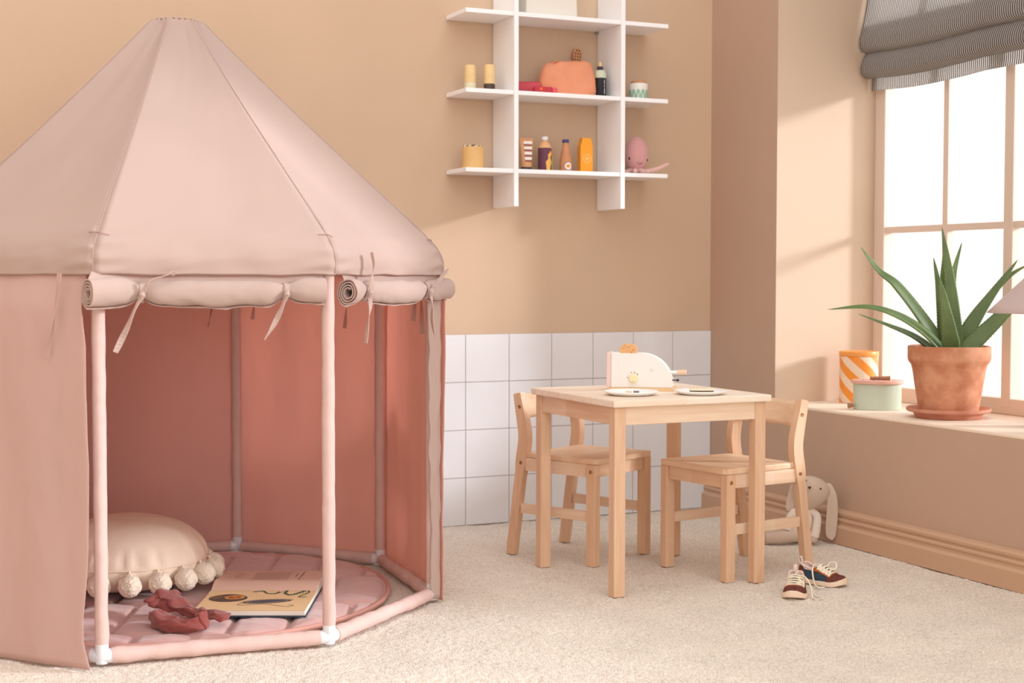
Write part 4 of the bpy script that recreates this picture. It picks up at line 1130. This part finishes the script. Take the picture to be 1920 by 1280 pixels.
Mplate = mat('plate_white', rgb(250, 249, 248), .3, .45)
def plate(x, y, r, label):
    o = empty('toy_plate', (x, y, TH), 0, label, 'toy plate', 'white toy plates on the table')
    lathe('plate_dish', [(r * .70, 0), (r * .74, .0005), (r * .97, .0075), (r, .0095), (r * .99, .0112), (r * .95, .011), (r * .78, .0052), (r * .70, .0042), (0.0005, .0042)], Mplate, o, 64)
    return o
plate(-0.865, -0.998, 0.069, 'white round toy plate with a small brush on it, in front of the toaster')
plate(-0.692, -1.050, 0.068, 'white round toy plate holding a buttered slice, at the right of the toaster')
o = empty('toy_knife', (-0.862, -1.000, TH + .0045), R(-35), 'small wooden toy stick with grey tip lying on the left plate', 'toy cutlery')
tube('handle', [(-0.016, 0, 0.0032), (-0.001, 0, 0.0032)], 0.003, M_beech, o, 12)
tube('tip', [(0.0026, 0, 0.0034), (0.017, 0, 0.0034)], 0.0033, mat('grey_tip', rgb(128, 122, 122), .5), o, 12)
tube('ferrule', [(-0.001, 0, 0.0033), (0.0026, 0, 0.0033)], 0.0032, M_white, o, 12)
o = empty('toy_toast', (-0.690, -1.044, TH + .0046), R(-28), 'cream slice with dark underside on the right plate', 'toy food')
box('crust', -0.025, 0.033, -0.020, 0.022, 0.0002, 0.0056, mat('crust_dark', rgb(92, 72, 60), .6), o, .0008)
box('butter', -0.026, 0.034, -0.020, 0.023, 0.0057, 0.0105, mat('butter', rgb(246, 232, 202), .5), o, .001)

# ------------------------------------------------------------------ sill things
SZ = 0.384
def stripe_mat():
    m = bpy.data.materials.new('striped_tin'); m.use_nodes = True; N = m.node_tree.nodes; L = m.node_tree.links
    b = N['Principled BSDF']; b.inputs['Roughness'].default_value = .35
    tc = N.new('ShaderNodeTexCoord'); sp = N.new('ShaderNodeSeparateXYZ'); L.new(tc.outputs['Object'], sp.inputs[0])
    at = N.new('ShaderNodeMath'); at.operation = 'ARCTAN2'; L.new(sp.outputs['Y'], at.inputs[0]); L.new(sp.outputs['X'], at.inputs[1])
    m1 = N.new('ShaderNodeMath'); m1.operation = 'MULTIPLY'; m1.inputs[1].default_value = 5 / (2 * PI); L.new(at.outputs[0], m1.inputs[0])
    m2 = N.new('ShaderNodeMath'); m2.operation = 'MULTIPLY_ADD'; m2.inputs[1].default_value = 15.5; L.new(sp.outputs['Z'], m2.inputs[0]); L.new(m1.outputs[0], m2.inputs[2])
    fr = N.new('ShaderNodeMath'); fr.operation = 'FRACT'; L.new(m2.outputs[0], fr.inputs[0])
    gt = N.new('ShaderNodeMath'); gt.operation = 'GREATER_THAN'; gt.inputs[1].default_value = .5; L.new(fr.outputs[0], gt.inputs[0])
    mx = N.new('ShaderNodeMix'); mx.data_type = 'RGBA'; mx.inputs['A'].default_value = rgb(240, 148, 52); mx.inputs['B'].default_value = rgb(236, 214, 190)
    L.new(gt.outputs[0], mx.inputs['Factor']); L.new(mx.outputs['Result'], b.inputs['Base Color']); return m
Mst = stripe_mat()
o = empty('striped_tin', (0.250, -0.478, SZ), 0, 'tall round tin with orange and cream diagonal stripes at the window corner', 'tin')
lathe('tin_body', [(0.0585, 0), (0.060, .001), (0.060, .147), (0.0595, .1475)], Mst, o, 64)
lathe('lid', [(0.0610, .1478), (0.0615, .1485), (0.0615, .161), (0.060, .163), (0.058, .1625)], mat('tin_lid', rgb(238, 160, 84), .35), o, 64)

o = empty('oval_tin', (0.150, -0.695, SZ), R(-38), 'low pale green oval toy tin with pink lid, rod handle and side peg', 'toy pot')
Mgn = mat('sage_tin', rgb(196, 206, 186), .35, .4)
lathe('pot_body', [(0.064, 0), (0.066, .0015), (0.066, .077), (0.0655, .0775)], Mgn, o, 64, sx=1.07, sy=.72)
lathe('lid', [(0.070, .0778), (0.0725, .079), (0.0725, .086), (0.071, .088), (0.0695, .0882)], mat('lid_pink', rgb(226, 176, 158), .5, .3), o, 64, sx=1.07, sy=.75)
tube('handle', catmull([(-0.022, 0, .0935), (-0.02, 0, .0935), (0.0, 0, .0935), (0.026, -.004, .094), (0.035, -.005, .094), (0.037, -.005, .094)], 4), lambda t: .0038 + .0038 * t if t < .92 else .005, mat('handle_wood', rgb(176, 124, 96), .5), o, 16)
for (x, y) in ((-0.042, -.008), (-0.012, -.022), (0.048, .004)): lathe('lid_hole', [(0.0045, 0), (0.0045, .0006)], mat('hole_dark', rgb(96, 66, 56), .8), o, 14, loc=(x, y, .0882), sx=1.0, sy=.7)
tube('side_peg', [(-0.069, -.022, .0125), (-0.085, -.026, .0115)], lambda t: .0055 + .003 * t, mat('peg_wood', rgb(170, 122, 96), .5), o, 14)

# pot and aloe
PX, PY = 0.168, -0.985
Mter = mat('terracotta', rgb(190, 126, 94), .9, .1, bump=.5, bscale=70, bdist=.0015, col2=rgb(214, 158, 126), vscale=22, vdetail=8)
Mter2 = mat('terracotta_saucer', rgb(190, 128, 104), .85, .1, bump=.25, bscale=60, bdist=.001, col2=rgb(206, 150, 126), vscale=18, vdetail=6)
pot = empty('aloe_pot', (PX, PY, SZ), 0, 'aloe plant with long toothed leaves in a weathered terracotta pot on the sill', 'potted plant')
lathe('pot', [(0.074, .012), (0.079, .0125), (0.0835, .03), (0.0975, .12), (0.1005, .138), (0.1035, .150), (0.1115, .160), (0.1130, .168), (0.1135, .198), (0.1125, .2015), (0.108, .203), (0.104, .201), (0.102, .178), (0.0, .176)], Mter, pot, 72, fn=lambda p, a, i: p + Vector((.0006 * nz(a * 3, i), .0006 * nz(a * 3 + 9, i), 0)))
lathe('soil', [(0.1015, .178), (0.1015, .1815), (0.05, .185), (0.001, .186)], mat('soil', rgb(62, 46, 38), .95, bump=.6, bscale=120, bdist=.004), pot, 40)
sau = empty('plant_saucer', (PX, PY, SZ), 0, 'shallow terracotta saucer under the aloe pot', 'saucer')
lathe('saucer', [(0.088, 0), (0.0905, .001), (0.0965, .014), (0.112, .0175), (0.1155, .020), (0.1160, .027), (0.114, .0285), (0.110, .0275), (0.0945, .0185), (0.089, .0115), (0.0, .0115)], Mter2, sau, 72)
def aloe_mat():
    m = bpy.data.materials.new('aloe_skin'); m.use_nodes = True; N = m.node_tree.nodes; L = m.node_tree.links
    b = N['Principled BSDF']; b.inputs['Roughness'].default_value = .38; b.inputs['Subsurface Weight'].default_value = .0
    tc = N.new('ShaderNodeTexCoord'); n = N.new('ShaderNodeTexNoise'); n.inputs['Scale'].default_value = 14; L.new(tc.outputs['Object'], n.inputs['Vector'])
    mx = N.new('ShaderNodeMix'); mx.data_type = 'RGBA'; mx.inputs['A'].default_value = rgb(76, 104, 60); mx.inputs['B'].default_value = rgb(132, 152, 94); L.new(n.outputs['Fac'], mx.inputs['Factor'])
    n2 = N.new('ShaderNodeTexVoronoi'); n2.inputs['Scale'].default_value = 120; L.new(tc.outputs['Object'], n2.inputs['Vector'])
    lt = N.new('ShaderNodeMath'); lt.operation = 'LESS_THAN'; lt.inputs[1].default_value = .09; L.new(n2.outputs['Distance'], lt.inputs[0])
    mx2 = N.new('ShaderNodeMix'); mx2.data_type = 'RGBA'; mx2.inputs['B'].default_value = rgb(190, 206, 150); L.new(mx.outputs['Result'], mx2.inputs['A']); L.new(lt.outputs[0], mx2.inputs['Factor'])
    L.new(mx2.outputs['Result'], b.inputs['Base Color'])
    t = N.new('ShaderNodeBsdfTranslucent'); t.inputs['Color'].default_value = rgb(150, 170, 70); ms = N.new('ShaderNodeMixShader'); ms.inputs['Fac'].default_value = .18
    L.new(b.outputs[0], ms.inputs[1]); L.new(t.outputs[0], ms.inputs[2]); L.new(ms.outputs[0], N['Material Output'].inputs['Surface'])
    return m
M_aloe = aloe_mat()
# view-parallel axes of the fan: e along the picture's left/right as it lies in the room
EX = Vector((0.909, -0.417, 0)); EY = Vector((0.417, 0.909, 0))
def leaf(base, ctrl, tip, w, face):
    """each point (right, up, depth) from the soil centre, in the plant's own frame"""
    def W(p): return EX * p[0] + EY * p[2] + Vector((0, 0, p[1]))
    P = catmull([W(base)] + [W(c) for c in ctrl] + [W(tip)], 10); n = len(P); T_, _ = frames(P); V = []; F = []; seg = 14
    fv = W(face).normalized()
    for i, p in enumerate(P):
        t = i / (n - 1); nn = (fv - T_[i] * fv.dot(T_[i])).normalized(); s = T_[i].cross(nn)
        ww = 1.32 * w * (min(1, .80 + t * 1.2) * (1 - t) ** .72 + .012); th = ww * .42
        for j in range(seg):
            a = 2 * PI * j / seg; x = math.cos(a) * ww; y = math.sin(a) * th
            y = y - th * .9 * (1 - (x / ww) ** 2) * (1 if math.sin(a) > 0 else .15)
            V.append(p + s * x + nn * y)
    for i in range(n - 1):
        for j in range(seg): k = (j + 1) % seg; F.append((i * seg + j, i * seg + k, (i + 1) * seg + k, (i + 1) * seg + j))
    F.append(tuple(range(seg))); F.append(tuple((n - 1) * seg + j for j in range(seg)))
    lf = mk('leaf', V, F, M_aloe, pot, loc=(0, 0, .184))
    # marginal teeth
    V, F = [], []
    L_ = sum((P[i + 1] - P[i]).length for i in range(n - 1)); cnt = int(L_ / .0095)
    for sd in (0, seg // 2):
        for k in range(1, cnt):
            t = k / cnt * .94; fi = t * (n - 1); i = int(fi); q = fi - i
            e = V_(lf, i, sd, seg).lerp(V_(lf, i + 1, sd, seg), q); c0 = P[i].lerp(P[min(n - 1, i + 1)], q); d = (e - c0)
            if d.length < 1e-5: continue
            d.normalize(); tt = T_[i]; hgt = .0042 * (1 - t * .6); nn = d.cross(tt); b = len(V)
            V += [e - tt * .0013 - d * .0006 + nn * .0006, e + tt * .0013 - d * .0006 + nn * .0006, e - d * .0006 - nn * .0008, e + d * hgt + tt * .0012]
            F += [(b, b + 1, b + 3), (b + 1, b + 2, b + 3), (b + 2, b, b + 3)]
    mk('leaf_teeth', V, F, mat('aloe_teeth', rgb(170, 180, 110), .5), lf, False)
def V_(o, i, j, seg): return Vector(o.data.vertices[i * seg + j].co)
LF = [
 ((0.005, 0, -0.02), [(0.000, 0.10, -0.022), (-0.006, 0.20, -0.018)], (-0.028, 0.352, -0.01), 0.024, (-.1, .15, -1)),      # tall centre
 ((-0.005, 0, -0.045), [(-0.018, 0.06, -0.058), (-0.032, 0.13, -0.064)], (-0.048, 0.213, -0.060), 0.021, (-.2, .2, -1)),      # short front
 ((0.0, 0, 0.01), [(-0.014, 0.10, 0.0), (-0.030, 0.18, 0.0)], (-0.048, 0.268, 0.0), 0.015, (-.3, .1, -1)),
 ((0.015, 0, 0.02), [(0.012, 0.12, 0.02), (0.016, 0.22, 0.02)], (0.038, 0.312, 0.02), 0.015, (.3, .1, -1)),
 ((0.0, 0, 0.03), [(-0.004, 0.10, 0.035), (-0.010, 0.2, 0.04)], (-0.004, 0.300, 0.045), 0.012, (0, .1, -1)),
 ((-0.01, 0, 0.03), [(-0.016, 0.10, 0.035), (-0.022, 0.16, 0.04)], (-0.030, 0.235, 0.045), 0.010, (0, .1, -1)),
 ((-0.020, 0, -0.01), [(-0.065, 0.075, -0.02), (-0.150, 0.185, -0.02), (-0.205, 0.230, -0.02)], (-0.258, 0.296, -0.02), 0.019, (.15, .55, -.85)),   # left up
 ((-0.016, 0, 0.01), [(-0.055, 0.07, 0.01), (-0.115, 0.14, 0.01)], (-0.175, 0.205, 0.01), 0.013, (.15, .55, -.85)),
 ((-0.018, 0, -0.035), [(-0.080, 0.058, -0.05), (-0.160, 0.106, -0.06), (-0.245, 0.130, -0.06)], (-0.358, 0.122, -0.06), 0.018, (.2, .8, -.7)),  # left flat
 ((-0.025, 0, 0.03), [(-0.09, 0.045, 0.035), (-0.16, 0.075, 0.04)], (-0.248, 0.108, 0.05), 0.012, (.1, .8, -.7)),
 ((0.022, 0, 0.0), [(0.065, 0.085, 0.0), (0.115, 0.160, 0.0)], (0.190, 0.262, 0.0), 0.020, (-.2, .5, -.85)),         # right up
 ((0.024, 0, 0.03), [(0.06, 0.07, 0.03), (0.10, 0.13, 0.03), (0.17, 0.21, 0.03)], (0.235, 0.252, 0.03), 0.014, (-.2, .5, -.85)),
 ((0.024, 0, -0.03), [(0.085, 0.055, -0.03), (0.155, 0.125, -0.03), (0.20, 0.18, -0.03)], (0.252, 0.250, -0.03), 0.022, (-.2, .6, -.8)),    # right low
 ((0.030, 0, 0.045), [(0.07, 0.06, 0.05), (0.10, 0.10, 0.055)], (0.125, 0.15, 0.06), 0.013, (-.2, .6, -.8)),
]
for a in LF: leaf(*a)

# lamp at the right edge
o = empty('table_lamp', (0.225, -1.292, SZ), 0, 'small table lamp with conical mauve shade at the right edge of the sill', 'lamp')
Mlamp = mat('lamp_shade', rgb(206, 188, 184), .6, .2)
lathe('lamp_base', [(0.046, 0), (0.047, .002), (0.030, .10), (0.018, .20), (0.010, .29), (0.006, .31)], mat('lamp_base', rgb(176, 140, 122), .5), o, 48)
def cone(u, v):
    a = 2 * PI * u; r = 0.150 * (1 - v) + 0.012 * v; return (r * math.cos(a), r * math.sin(a), 0.302 + 0.135 * v)
grid('lamp_shade', cone, 64, 6, Mlamp, o, thick=.002, closed_u=True)
lathe('finial', [(0.013, .4375), (0.012, .442), (0.004, .446)], Mlamp, o, 24)

# ------------------------------------------------------------------ bunny
def bunny():
    o = empty('plush_bunny', (-0.115, -0.690, 0.0), R(-128), 'taupe plush bunny with long drooping ears sitting against the baseboard', 'plush toy')
    # local frame: -y... build with x = facing direction (towards camera left), z up
    Mb = mat('bunny_linen', rgb(206, 184, 166), .95, .05, bump=.25, bscale=500, bdist=.0008, sheen=.2)
    Mbd = mat('bunny_shirt', rgb(228, 212, 198), .95, .05, bump=.2, bscale=500, bdist=.0008, sheen=.2)
    return o, Mb, Mbd
bo, Mb, Mbd = bunny()
bo.rotation_euler = (0, 0, 0)
# use plant-like picture axes for the figure: EX right, EY away, z up (it faces the room, head tilted)
def BW(r, u, d): return EX * r + EY * d + Vector((0, 0, u))
def blob(name, c, rx, ry, rz, m, parent, rot=(0, 0, 0), fn=None, sub=4):
    bm = bmesh.new(); bmesh.ops.create_icosphere(bm, subdivisions=sub, radius=1.0)
    from mathutils import Euler
    E_ = Euler(rot).to_matrix()
    for v in bm.verts:
        p = v.co.copy()
        if fn: p = fn(p)
        q = E_ @ Vector((p.x * rx, p.y * ry, p.z * rz)); v.co = BW(c[0] + q.x, c[1] + q.z, c[2] + q.y)
    return from_bm(name, bm, m, parent, True)
body = blob('body', (0.000, 0.062, 0.0), 0.037, 0.032, 0.064, Mbd, bo, rot=(0, R(6), 0), fn=lambda p: Vector((p.x * (1.08 - .30 * p.z), p.y * (1.05 - .25 * p.z), p.z)))
head = blob('head', (0.028, 0.150, -0.004), 0.049, 0.040, 0.057, Mb, bo, rot=(0, R(22), 0), fn=lambda p: Vector((p.x * (1 + .28 * p.z), p.y * (1 + .12 * p.z), p.z * (1 if p.z < 0 else .80))))
tube('leg', catmull([BW(-0.004, 0.024, -0.014), BW(-0.035, 0.024, -0.022), BW(-0.075, 0.020, -0.028), BW(-0.105, 0.019, -0.030), BW(-0.120, 0.019, -0.030)], 6), lambda t: .0175 * (1.1 - .15 * t) * (1 if t < .9 else .65), Mb, bo, 20)
tube('leg', catmull([BW(-0.002, 0.024, 0.020), BW(-0.040, 0.022, 0.030), BW(-0.080, 0.020, 0.040), BW(-0.105, 0.022, 0.045), BW(-0.115, 0.022, 0.046)], 6), lambda t: .0175 * (1.1 - .15 * t) * (1 if t < .9 else .65), Mb, bo, 20)
ar = tube('arm', catmull([BW(0.024, 0.096, -0.012), BW(0.038, 0.082, -0.026), BW(0.034, 0.050, -0.038), BW(0.027, 0.024, -0.044)], 6), lambda t: .0105 + .003 * t, Mbd, bo, 18)
tube('paw', catmull([BW(0.027, 0.025, -0.044), BW(0.024, 0.016, -0.046), BW(0.023, 0.010, -0.047)], 4), lambda t: .0112 * (1 if t < .7 else .75), Mb, ar, 16)
ar2 = tube('arm', catmull([BW(-0.022, 0.094, 0.0), BW(-0.038, 0.076, -0.010), BW(-0.044, 0.050, -0.018), BW(-0.046, 0.040, -0.02)], 6), lambda t: .0105 + .002 * t, Mbd, bo, 18)
def ear(P, w0, nm='ear', tw=0.0):
    P = catmull(P, 8); n = len(P); T_, _ = frames(P); V = []; F = []; seg = 16
    for i, p in enumerate(P):
        t = i / (n - 1); s = (EX * math.cos(tw) + EY * math.sin(tw)); s = (s - T_[i] * s.dot(T_[i])).normalized(); nn = T_[i].cross(s)
        ww = w0 * (math.sin(PI * min(1, (t * .80 + .10))) ** .6) * (.55 + .7 * t) + .001
        if t > .86: ww *= max(.12, math.sqrt(max(0, 1 - ((t - .86) / .14) ** 2)))
        for j in range(seg):
            a = 2 * PI * j / seg; x = math.cos(a); V.append(p + s * (x * ww) + nn * (math.sin(a) * .0045 + .35 * ww * (x * x - .5)))
    for i in range(n - 1):
        for j in range(seg): k = (j + 1) % seg; F.append((i * seg + j, i * seg + k, (i + 1) * seg + k, (i + 1) * seg + j))
    F.append(tuple(range(seg))); F.append(tuple((n - 1) * seg + j for j in range(seg)))
    return mk(nm, V, F, Mb, bo)
ear([BW(0.062, 0.172, -0.004), BW(0.074, 0.168, -0.010), BW(0.083, 0.135, -0.018), BW(0.083, 0.085, -0.020), BW(0.080, 0.040, -0.020), BW(0.083, 0.012, -0.020)], 0.0165)
ear([BW(0.004, 0.198, 0.010), BW(-0.008, 0.192, 0.020), BW(-0.018, 0.160, 0.024), BW(-0.028, 0.120, 0.022), BW(-0.040, 0.090, 0.016)], 0.0140)
for (r, u, d) in ((0.044, 0.166, -0.046), (0.003, 0.188, -0.033)):
    p = BW(r, u, d); lathe('eye', [(0.0003, -.0028), (.0022, -.0018), (.0028, 0), (.0022, .0018), (.0003, .0028)], M_blk, bo, 14, loc=tuple(p))
nose = mk('nose', [BW(0.006, 0.172, -0.045), BW(0.017, 0.173, -0.048), BW(0.011, 0.164, -0.050), BW(0.011, 0.169, -0.040)], [(0, 1, 2), (0, 2, 3), (1, 3, 2), (0, 3, 1)], M_blk, bo, False)

# ------------------------------------------------------------------ shoes
def shoe(loc, rz, label, flip=1, seed=0, pose=0):
    o = empty('childs_sneaker', loc, rz, label, 'shoe', 'pair of small sneakers')
    Lh = 0.128
    Mnav = mat('shoe_navy', rgb(58, 74, 90), .8, .15, vary=.12, vscale=60, bump=.2, bscale=300, bdist=.0006)
    Mbr = mat('shoe_brown', rgb(108, 62, 54), .85, .1, vary=.05, vscale=80); Mtan = mat('shoe_tan', rgb(176, 98, 54), .8, .15)
    Mcr = mat('shoe_cream', rgb(238, 214, 190), .7, .2); Mlc = mat('lace_cream', rgb(240, 228, 206), .85, .1); Mli = mat('shoe_lining', rgb(232, 208, 198), .9, .1)
    # outline half width and centre line, x along length (0 heel .. 1 toe)
    def hw(s):
        v = 0.0 if s <= 0 or s >= 1 else 1
        base = 0.0215 + 0.0065 * max(0, math.sin((s - .25) * PI / 1.1))
        end = min(1, math.sqrt(max(0, 1 - ((.12 - s) / .12) ** 2)) if s < .12 else 1) * (math.sqrt(max(0, 1 - ((s - .74) / .26) ** 2)) if s > .74 else 1)
        return base * end
    def cl(s): return flip * 0.004 * math.sin(s * PI)
    top = [(0, .048), (.08, .050), (.20, .044), (.32, .040), (.42, .045), (.50, .044), (.62, .036), (.75, .028), (.88, .024), (1, .012)]
    def ht(s):
        for (a, x), (b, y) in zip(top, top[1:]):
            if a <= s <= b: t = (s - a) / (b - a); t = t * t * (3 - 2 * t); return x + (y - x) * t
        return .01
    def rise(s): return 0.007 * max(0, (s - .78) / .22) ** 1.6
    def S(s, t, off=0.0):
        """t -1..1 around the section from one side of the sole over the top to the other"""
        w = max(hw(s) - .0012, .0002) + off; h = ht(s) - .010 + off; a = PI / 2 * (1 - abs(t)); sg = 1 if t >= 0 else -1
        x = s * Lh - Lh / 2
        cw = math.cos(a) ** .55 * w if a < PI / 2 - 1e-6 else 0
        if s > .96: x -= 0
        return Vector((x + (off if s > .9 else 0) - (off if s < .05 else 0), cl(s) + sg * cw * flip * 1.0, .010 + rise(s) + math.sin(a) ** .95 * h))
    # sole
    bm = bmesh.new(); rings = []
    NS = 44
    def outl(off, zf):
        r = []
        for i in range(NS + 1): s = i / NS; s = .5 - .5 * math.cos(PI * s); r.append(Vector((s * Lh - Lh / 2 + (off if s > .5 else -off) * abs(2 * s - 1) ** 3, cl(s) + (hw(s) + off * min(1, hw(s) / .01)), zf(s))))
        for i in range(NS - 1, 0, -1): s = i / NS; s = .5 - .5 * math.cos(PI * s); r.append(Vector((s * Lh - Lh / 2 + (off if s > .5 else -off) * abs(2 * s - 1) ** 3, cl(s) - (hw(s) + off * min(1, hw(s) / .01)), zf(s))))
        return r
    Rg = [outl(.000, lambda s: .0005 + rise(s)), outl(.0025, lambda s: .002 + rise(s)), outl(.0030, lambda s: .0085 + rise(s)), outl(.0018, lambda s: .0125 + rise(s) + (.005 * max(0, (s - .9) / .1)))]
    V = []; F = []
    m_ = len(Rg[0])
    for r in Rg: V += r
    for k in range(3):
        for i in range(m_): j = (i + 1) % m_; F.append((k * m_ + i, k * m_ + j, (k + 1) * m_ + j, (k + 1) * m_ + i))
    F.append(tuple(range(m_))); F.append(tuple(range(3 * m_, 4 * m_)))
    so = mk('sole', V, F, Mcr, o); autosmooth(so, 50)
    # upper: closed over the front, open collar behind
    def tmin(s):  # how far up the sides reach (1 = side only, 0 = over the top)
        if s > .44: return 0.0
        if s < .40: return .42 + .0
        return .42 * (.44 - s) / .04
    def patch(nm, s0, s1, t0, t1, off, m, nu=26, nv=14, both=False, parent=o, thick=.0012):
        for sg in ((-1, 1) if both else (1,)):
            def fn(u, v):
                s = s0 + (s1 - s0) * u; a = t0(s) if callable(t0) else t0; b = t1(s) if callable(t1) else t1
                return S(s, sg * (a + (b - a) * v), off)
            g_ = grid(nm, fn, nu, nv, m, parent, thick=thick)
    up = o
    patch('upper', 0.0, 1.0, tmin, 1.0, 0.0, Mnav, 60, 16, True)
    patch('toe_cap', .70, .995, lambda s: 0 if s > .76 else (.76 - s) * 12, 1.0, .0011, Mbr, 30, 16, True)
    patch('heel_cap', 0.003, .20, lambda s: .44 + max(0, (s - .1) * 2.0), 1.0, .0011, Mbr, 16, 12, True)
    patch('lace_panel', .40, .76, lambda s: .30 - .0 * s, lambda s: .56 - .12 * (s - .4), .0020, Mtan, 26, 6, True)
    patch('lace_panel', .735, .775, -.30, .30, .0020, Mtan, 6, 14)
    patch('tongue', .34, .74, -.30, .30, -.0003, Mli, 24, 10)
    def lin(u, v):
        a = 2 * PI * u; s = .20 + .20 * math.cos(a); 
        yy = math.sin(a); w = (hw(max(.02, s)) - .005) * yy
        return (s * Lh - Lh / 2, cl(s) + w, (ht(s) - .004) * v + .016 * (1 - v))
    grid('lining', lin, 30, 6, Mli, o, thick=.0015, closed_u=True)
    tube('collar', [(S(.20 + .195 * math.cos(2 * PI * k / 30), 0, 0).x, cl(.2) + (hw(.22) - .0045) * math.sin(2 * PI * k / 30), ht(max(0, .20 + .19 * math.cos(2 * PI * k / 30))) - .002) for k in range(31)], .0028, Mli, o, 10)
    V, F = ribbon_geo(catmull([(-Lh / 2 + .002, cl(0), .042), (-Lh / 2 - .003, cl(0), .056), (-Lh / 2 + .0, cl(0), .063), (-Lh / 2 + .004, cl(0), .056), (-Lh / 2 + .006, cl(0), .044)], 5), (0, 1, 0), .010, .0014); mk('heel_tab', V, F, Mli, o)
    # laces: bars across, with loose bows
    V, F = [], []
    for k, s in enumerate((.47, .535, .60, .665, .72)):
        pts = [S(s, -.42, .0032), S(s + .01, -.2, .0045), S(s + .015, 0, .005), S(s + .02, .2, .0045), S(s + .022, .42, .0032)]
        ribbon_geo(catmull(pts, 5), Vector((1, 0, -.3)), .0052, .0016, V, F)
        if k < 4:
            pts = [S(s, -.40, .003), S(s + .03, 0, .0065), S(s + .055, .40, .003)]; ribbon_geo(catmull(pts, 5), Vector((1, .2, -.3)), .0045, .0014, V, F)
    mk('laces', V, F, Mlc, o, False)
    return o, Mlc, S
o, Mlc, S1 = shoe((-0.556, -1.268, 0.0), R(-128), 'navy and brown child sneaker with toe pointing at the viewer, left of the pair', 1)
def loose_lace(o, paths, Mlc):
    V, F = [], []
    for P in paths: tube_geo(catmull(P, 7), .0022, 7, True, V, F, flat=.45)
    mk('lace_ends', V, F, Mlc, o, True)
loose_lace(o, [[(-0.005, 0, .047), (-.020, .010, .056), (-.026, .022, .046), (-.012, .020, .044), (-0.004, 0.004, .047)],
               [(-0.004, 0.002, .047), (0.004, .022, .046), (0.010, .040, .028), (0.012, .052, .004), (.030, .068, .004), (.052, .064, .004)],
               [(-0.004, 0.002, .048), (0.008, .026, .048), (0.024, .040, .030), (0.036, .046, .004), (.056, .052, .004)]], Mlc)
o2, _, S2 = shoe((-0.412, -1.190, 0.0), R(-66), 'navy and brown child sneaker turned sideways, right of the pair beside the chair leg', -1)
loose_lace(o2, [[(-0.004, 0, .047), (-.016, -.010, .050), (-.012, -.032, .040), (.002, -.046, .010), (.020, -.060, .004), (.034, -.052, .004)],
                [(0.010, 0.0, .044), (.016, .012, .056), (.030, .014, .054), (.034, .002, .042), (.020, -.004, .042)]], Mlc)

# ------------------------------------------------------------------ light
w = bpy.data.worlds.new('World'); sc.world = w; w.use_nodes = True
N = w.node_tree.nodes; L = w.node_tree.links
bg = N['Background']
tcw = N.new('ShaderNodeTexCoord'); dt = N.new('ShaderNodeVectorMath'); dt.operation = 'DOT_PRODUCT'
dt.inputs[1].default_value = Vector((0.62, -0.72, 0.25)).normalized()
L.new(tcw.outputs['Generated'], dt.inputs[0])
mrw = N.new('ShaderNodeMapRange'); mrw.interpolation_type = 'SMOOTHSTEP'; mrw.inputs['From Min'].default_value = -0.6; mrw.inputs['From Max'].default_value = 0.95
mrw.inputs['To Min'].default_value = 1.0; mrw.inputs['To Max'].default_value = 2.25
L.new(dt.outputs['Value'], mrw.inputs['Value']); L.new(mrw.outputs['Result'], bg.inputs['Strength'])
bg.inputs['Color'].default_value = (1.0, 0.99, 0.975, 1)
su = bpy.data.lights.new('Sun', 'SUN'); su.energy = 3.7; su.angle = R(8); su.color = (0.97, 0.985, 1.05)
so = bpy.data.objects.new('Sun', su); COL.objects.link(so)
d = Vector((-0.80, 0.42, -0.25)).normalized()
so.rotation_euler = d.to_track_quat('-Z', 'Y').to_euler()

# ------------------------------------------------------------------ camera
cam = bpy.data.cameras.new('Camera'); co = bpy.data.objects.new('Camera', cam); COL.objects.link(co); sc.camera = co
cam.sensor_width = 36.0; cam.lens = 2746.465 / 1920 * 36.0; cam.clip_start = 0.05
yaw, pitch, roll = R(-24.6715), R(2.5109), R(0.0635)
fw = Vector((-math.sin(yaw) * math.cos(pitch), math.cos(yaw) * math.cos(pitch), -math.sin(pitch)))
rt = Vector((math.cos(yaw), math.sin(yaw), 0)); up = rt.cross(fw)
r2 = rt * math.cos(roll) + up * math.sin(roll); u2 = -rt * math.sin(roll) + up * math.cos(roll)
Mx = Matrix((r2, u2, -fw)).transposed().to_4x4(); Mx.translation = Vector((-2.67547, -4.22061, 0.7785)); co.matrix_world = Mx
cam.dof.use_dof = True; cam.dof.focus_distance = 3.55; cam.dof.aperture_fstop = 5.0
sc.view_settings.view_transform = 'Standard'; sc.view_settings.look = 'None'; sc.view_settings.exposure = -0.13
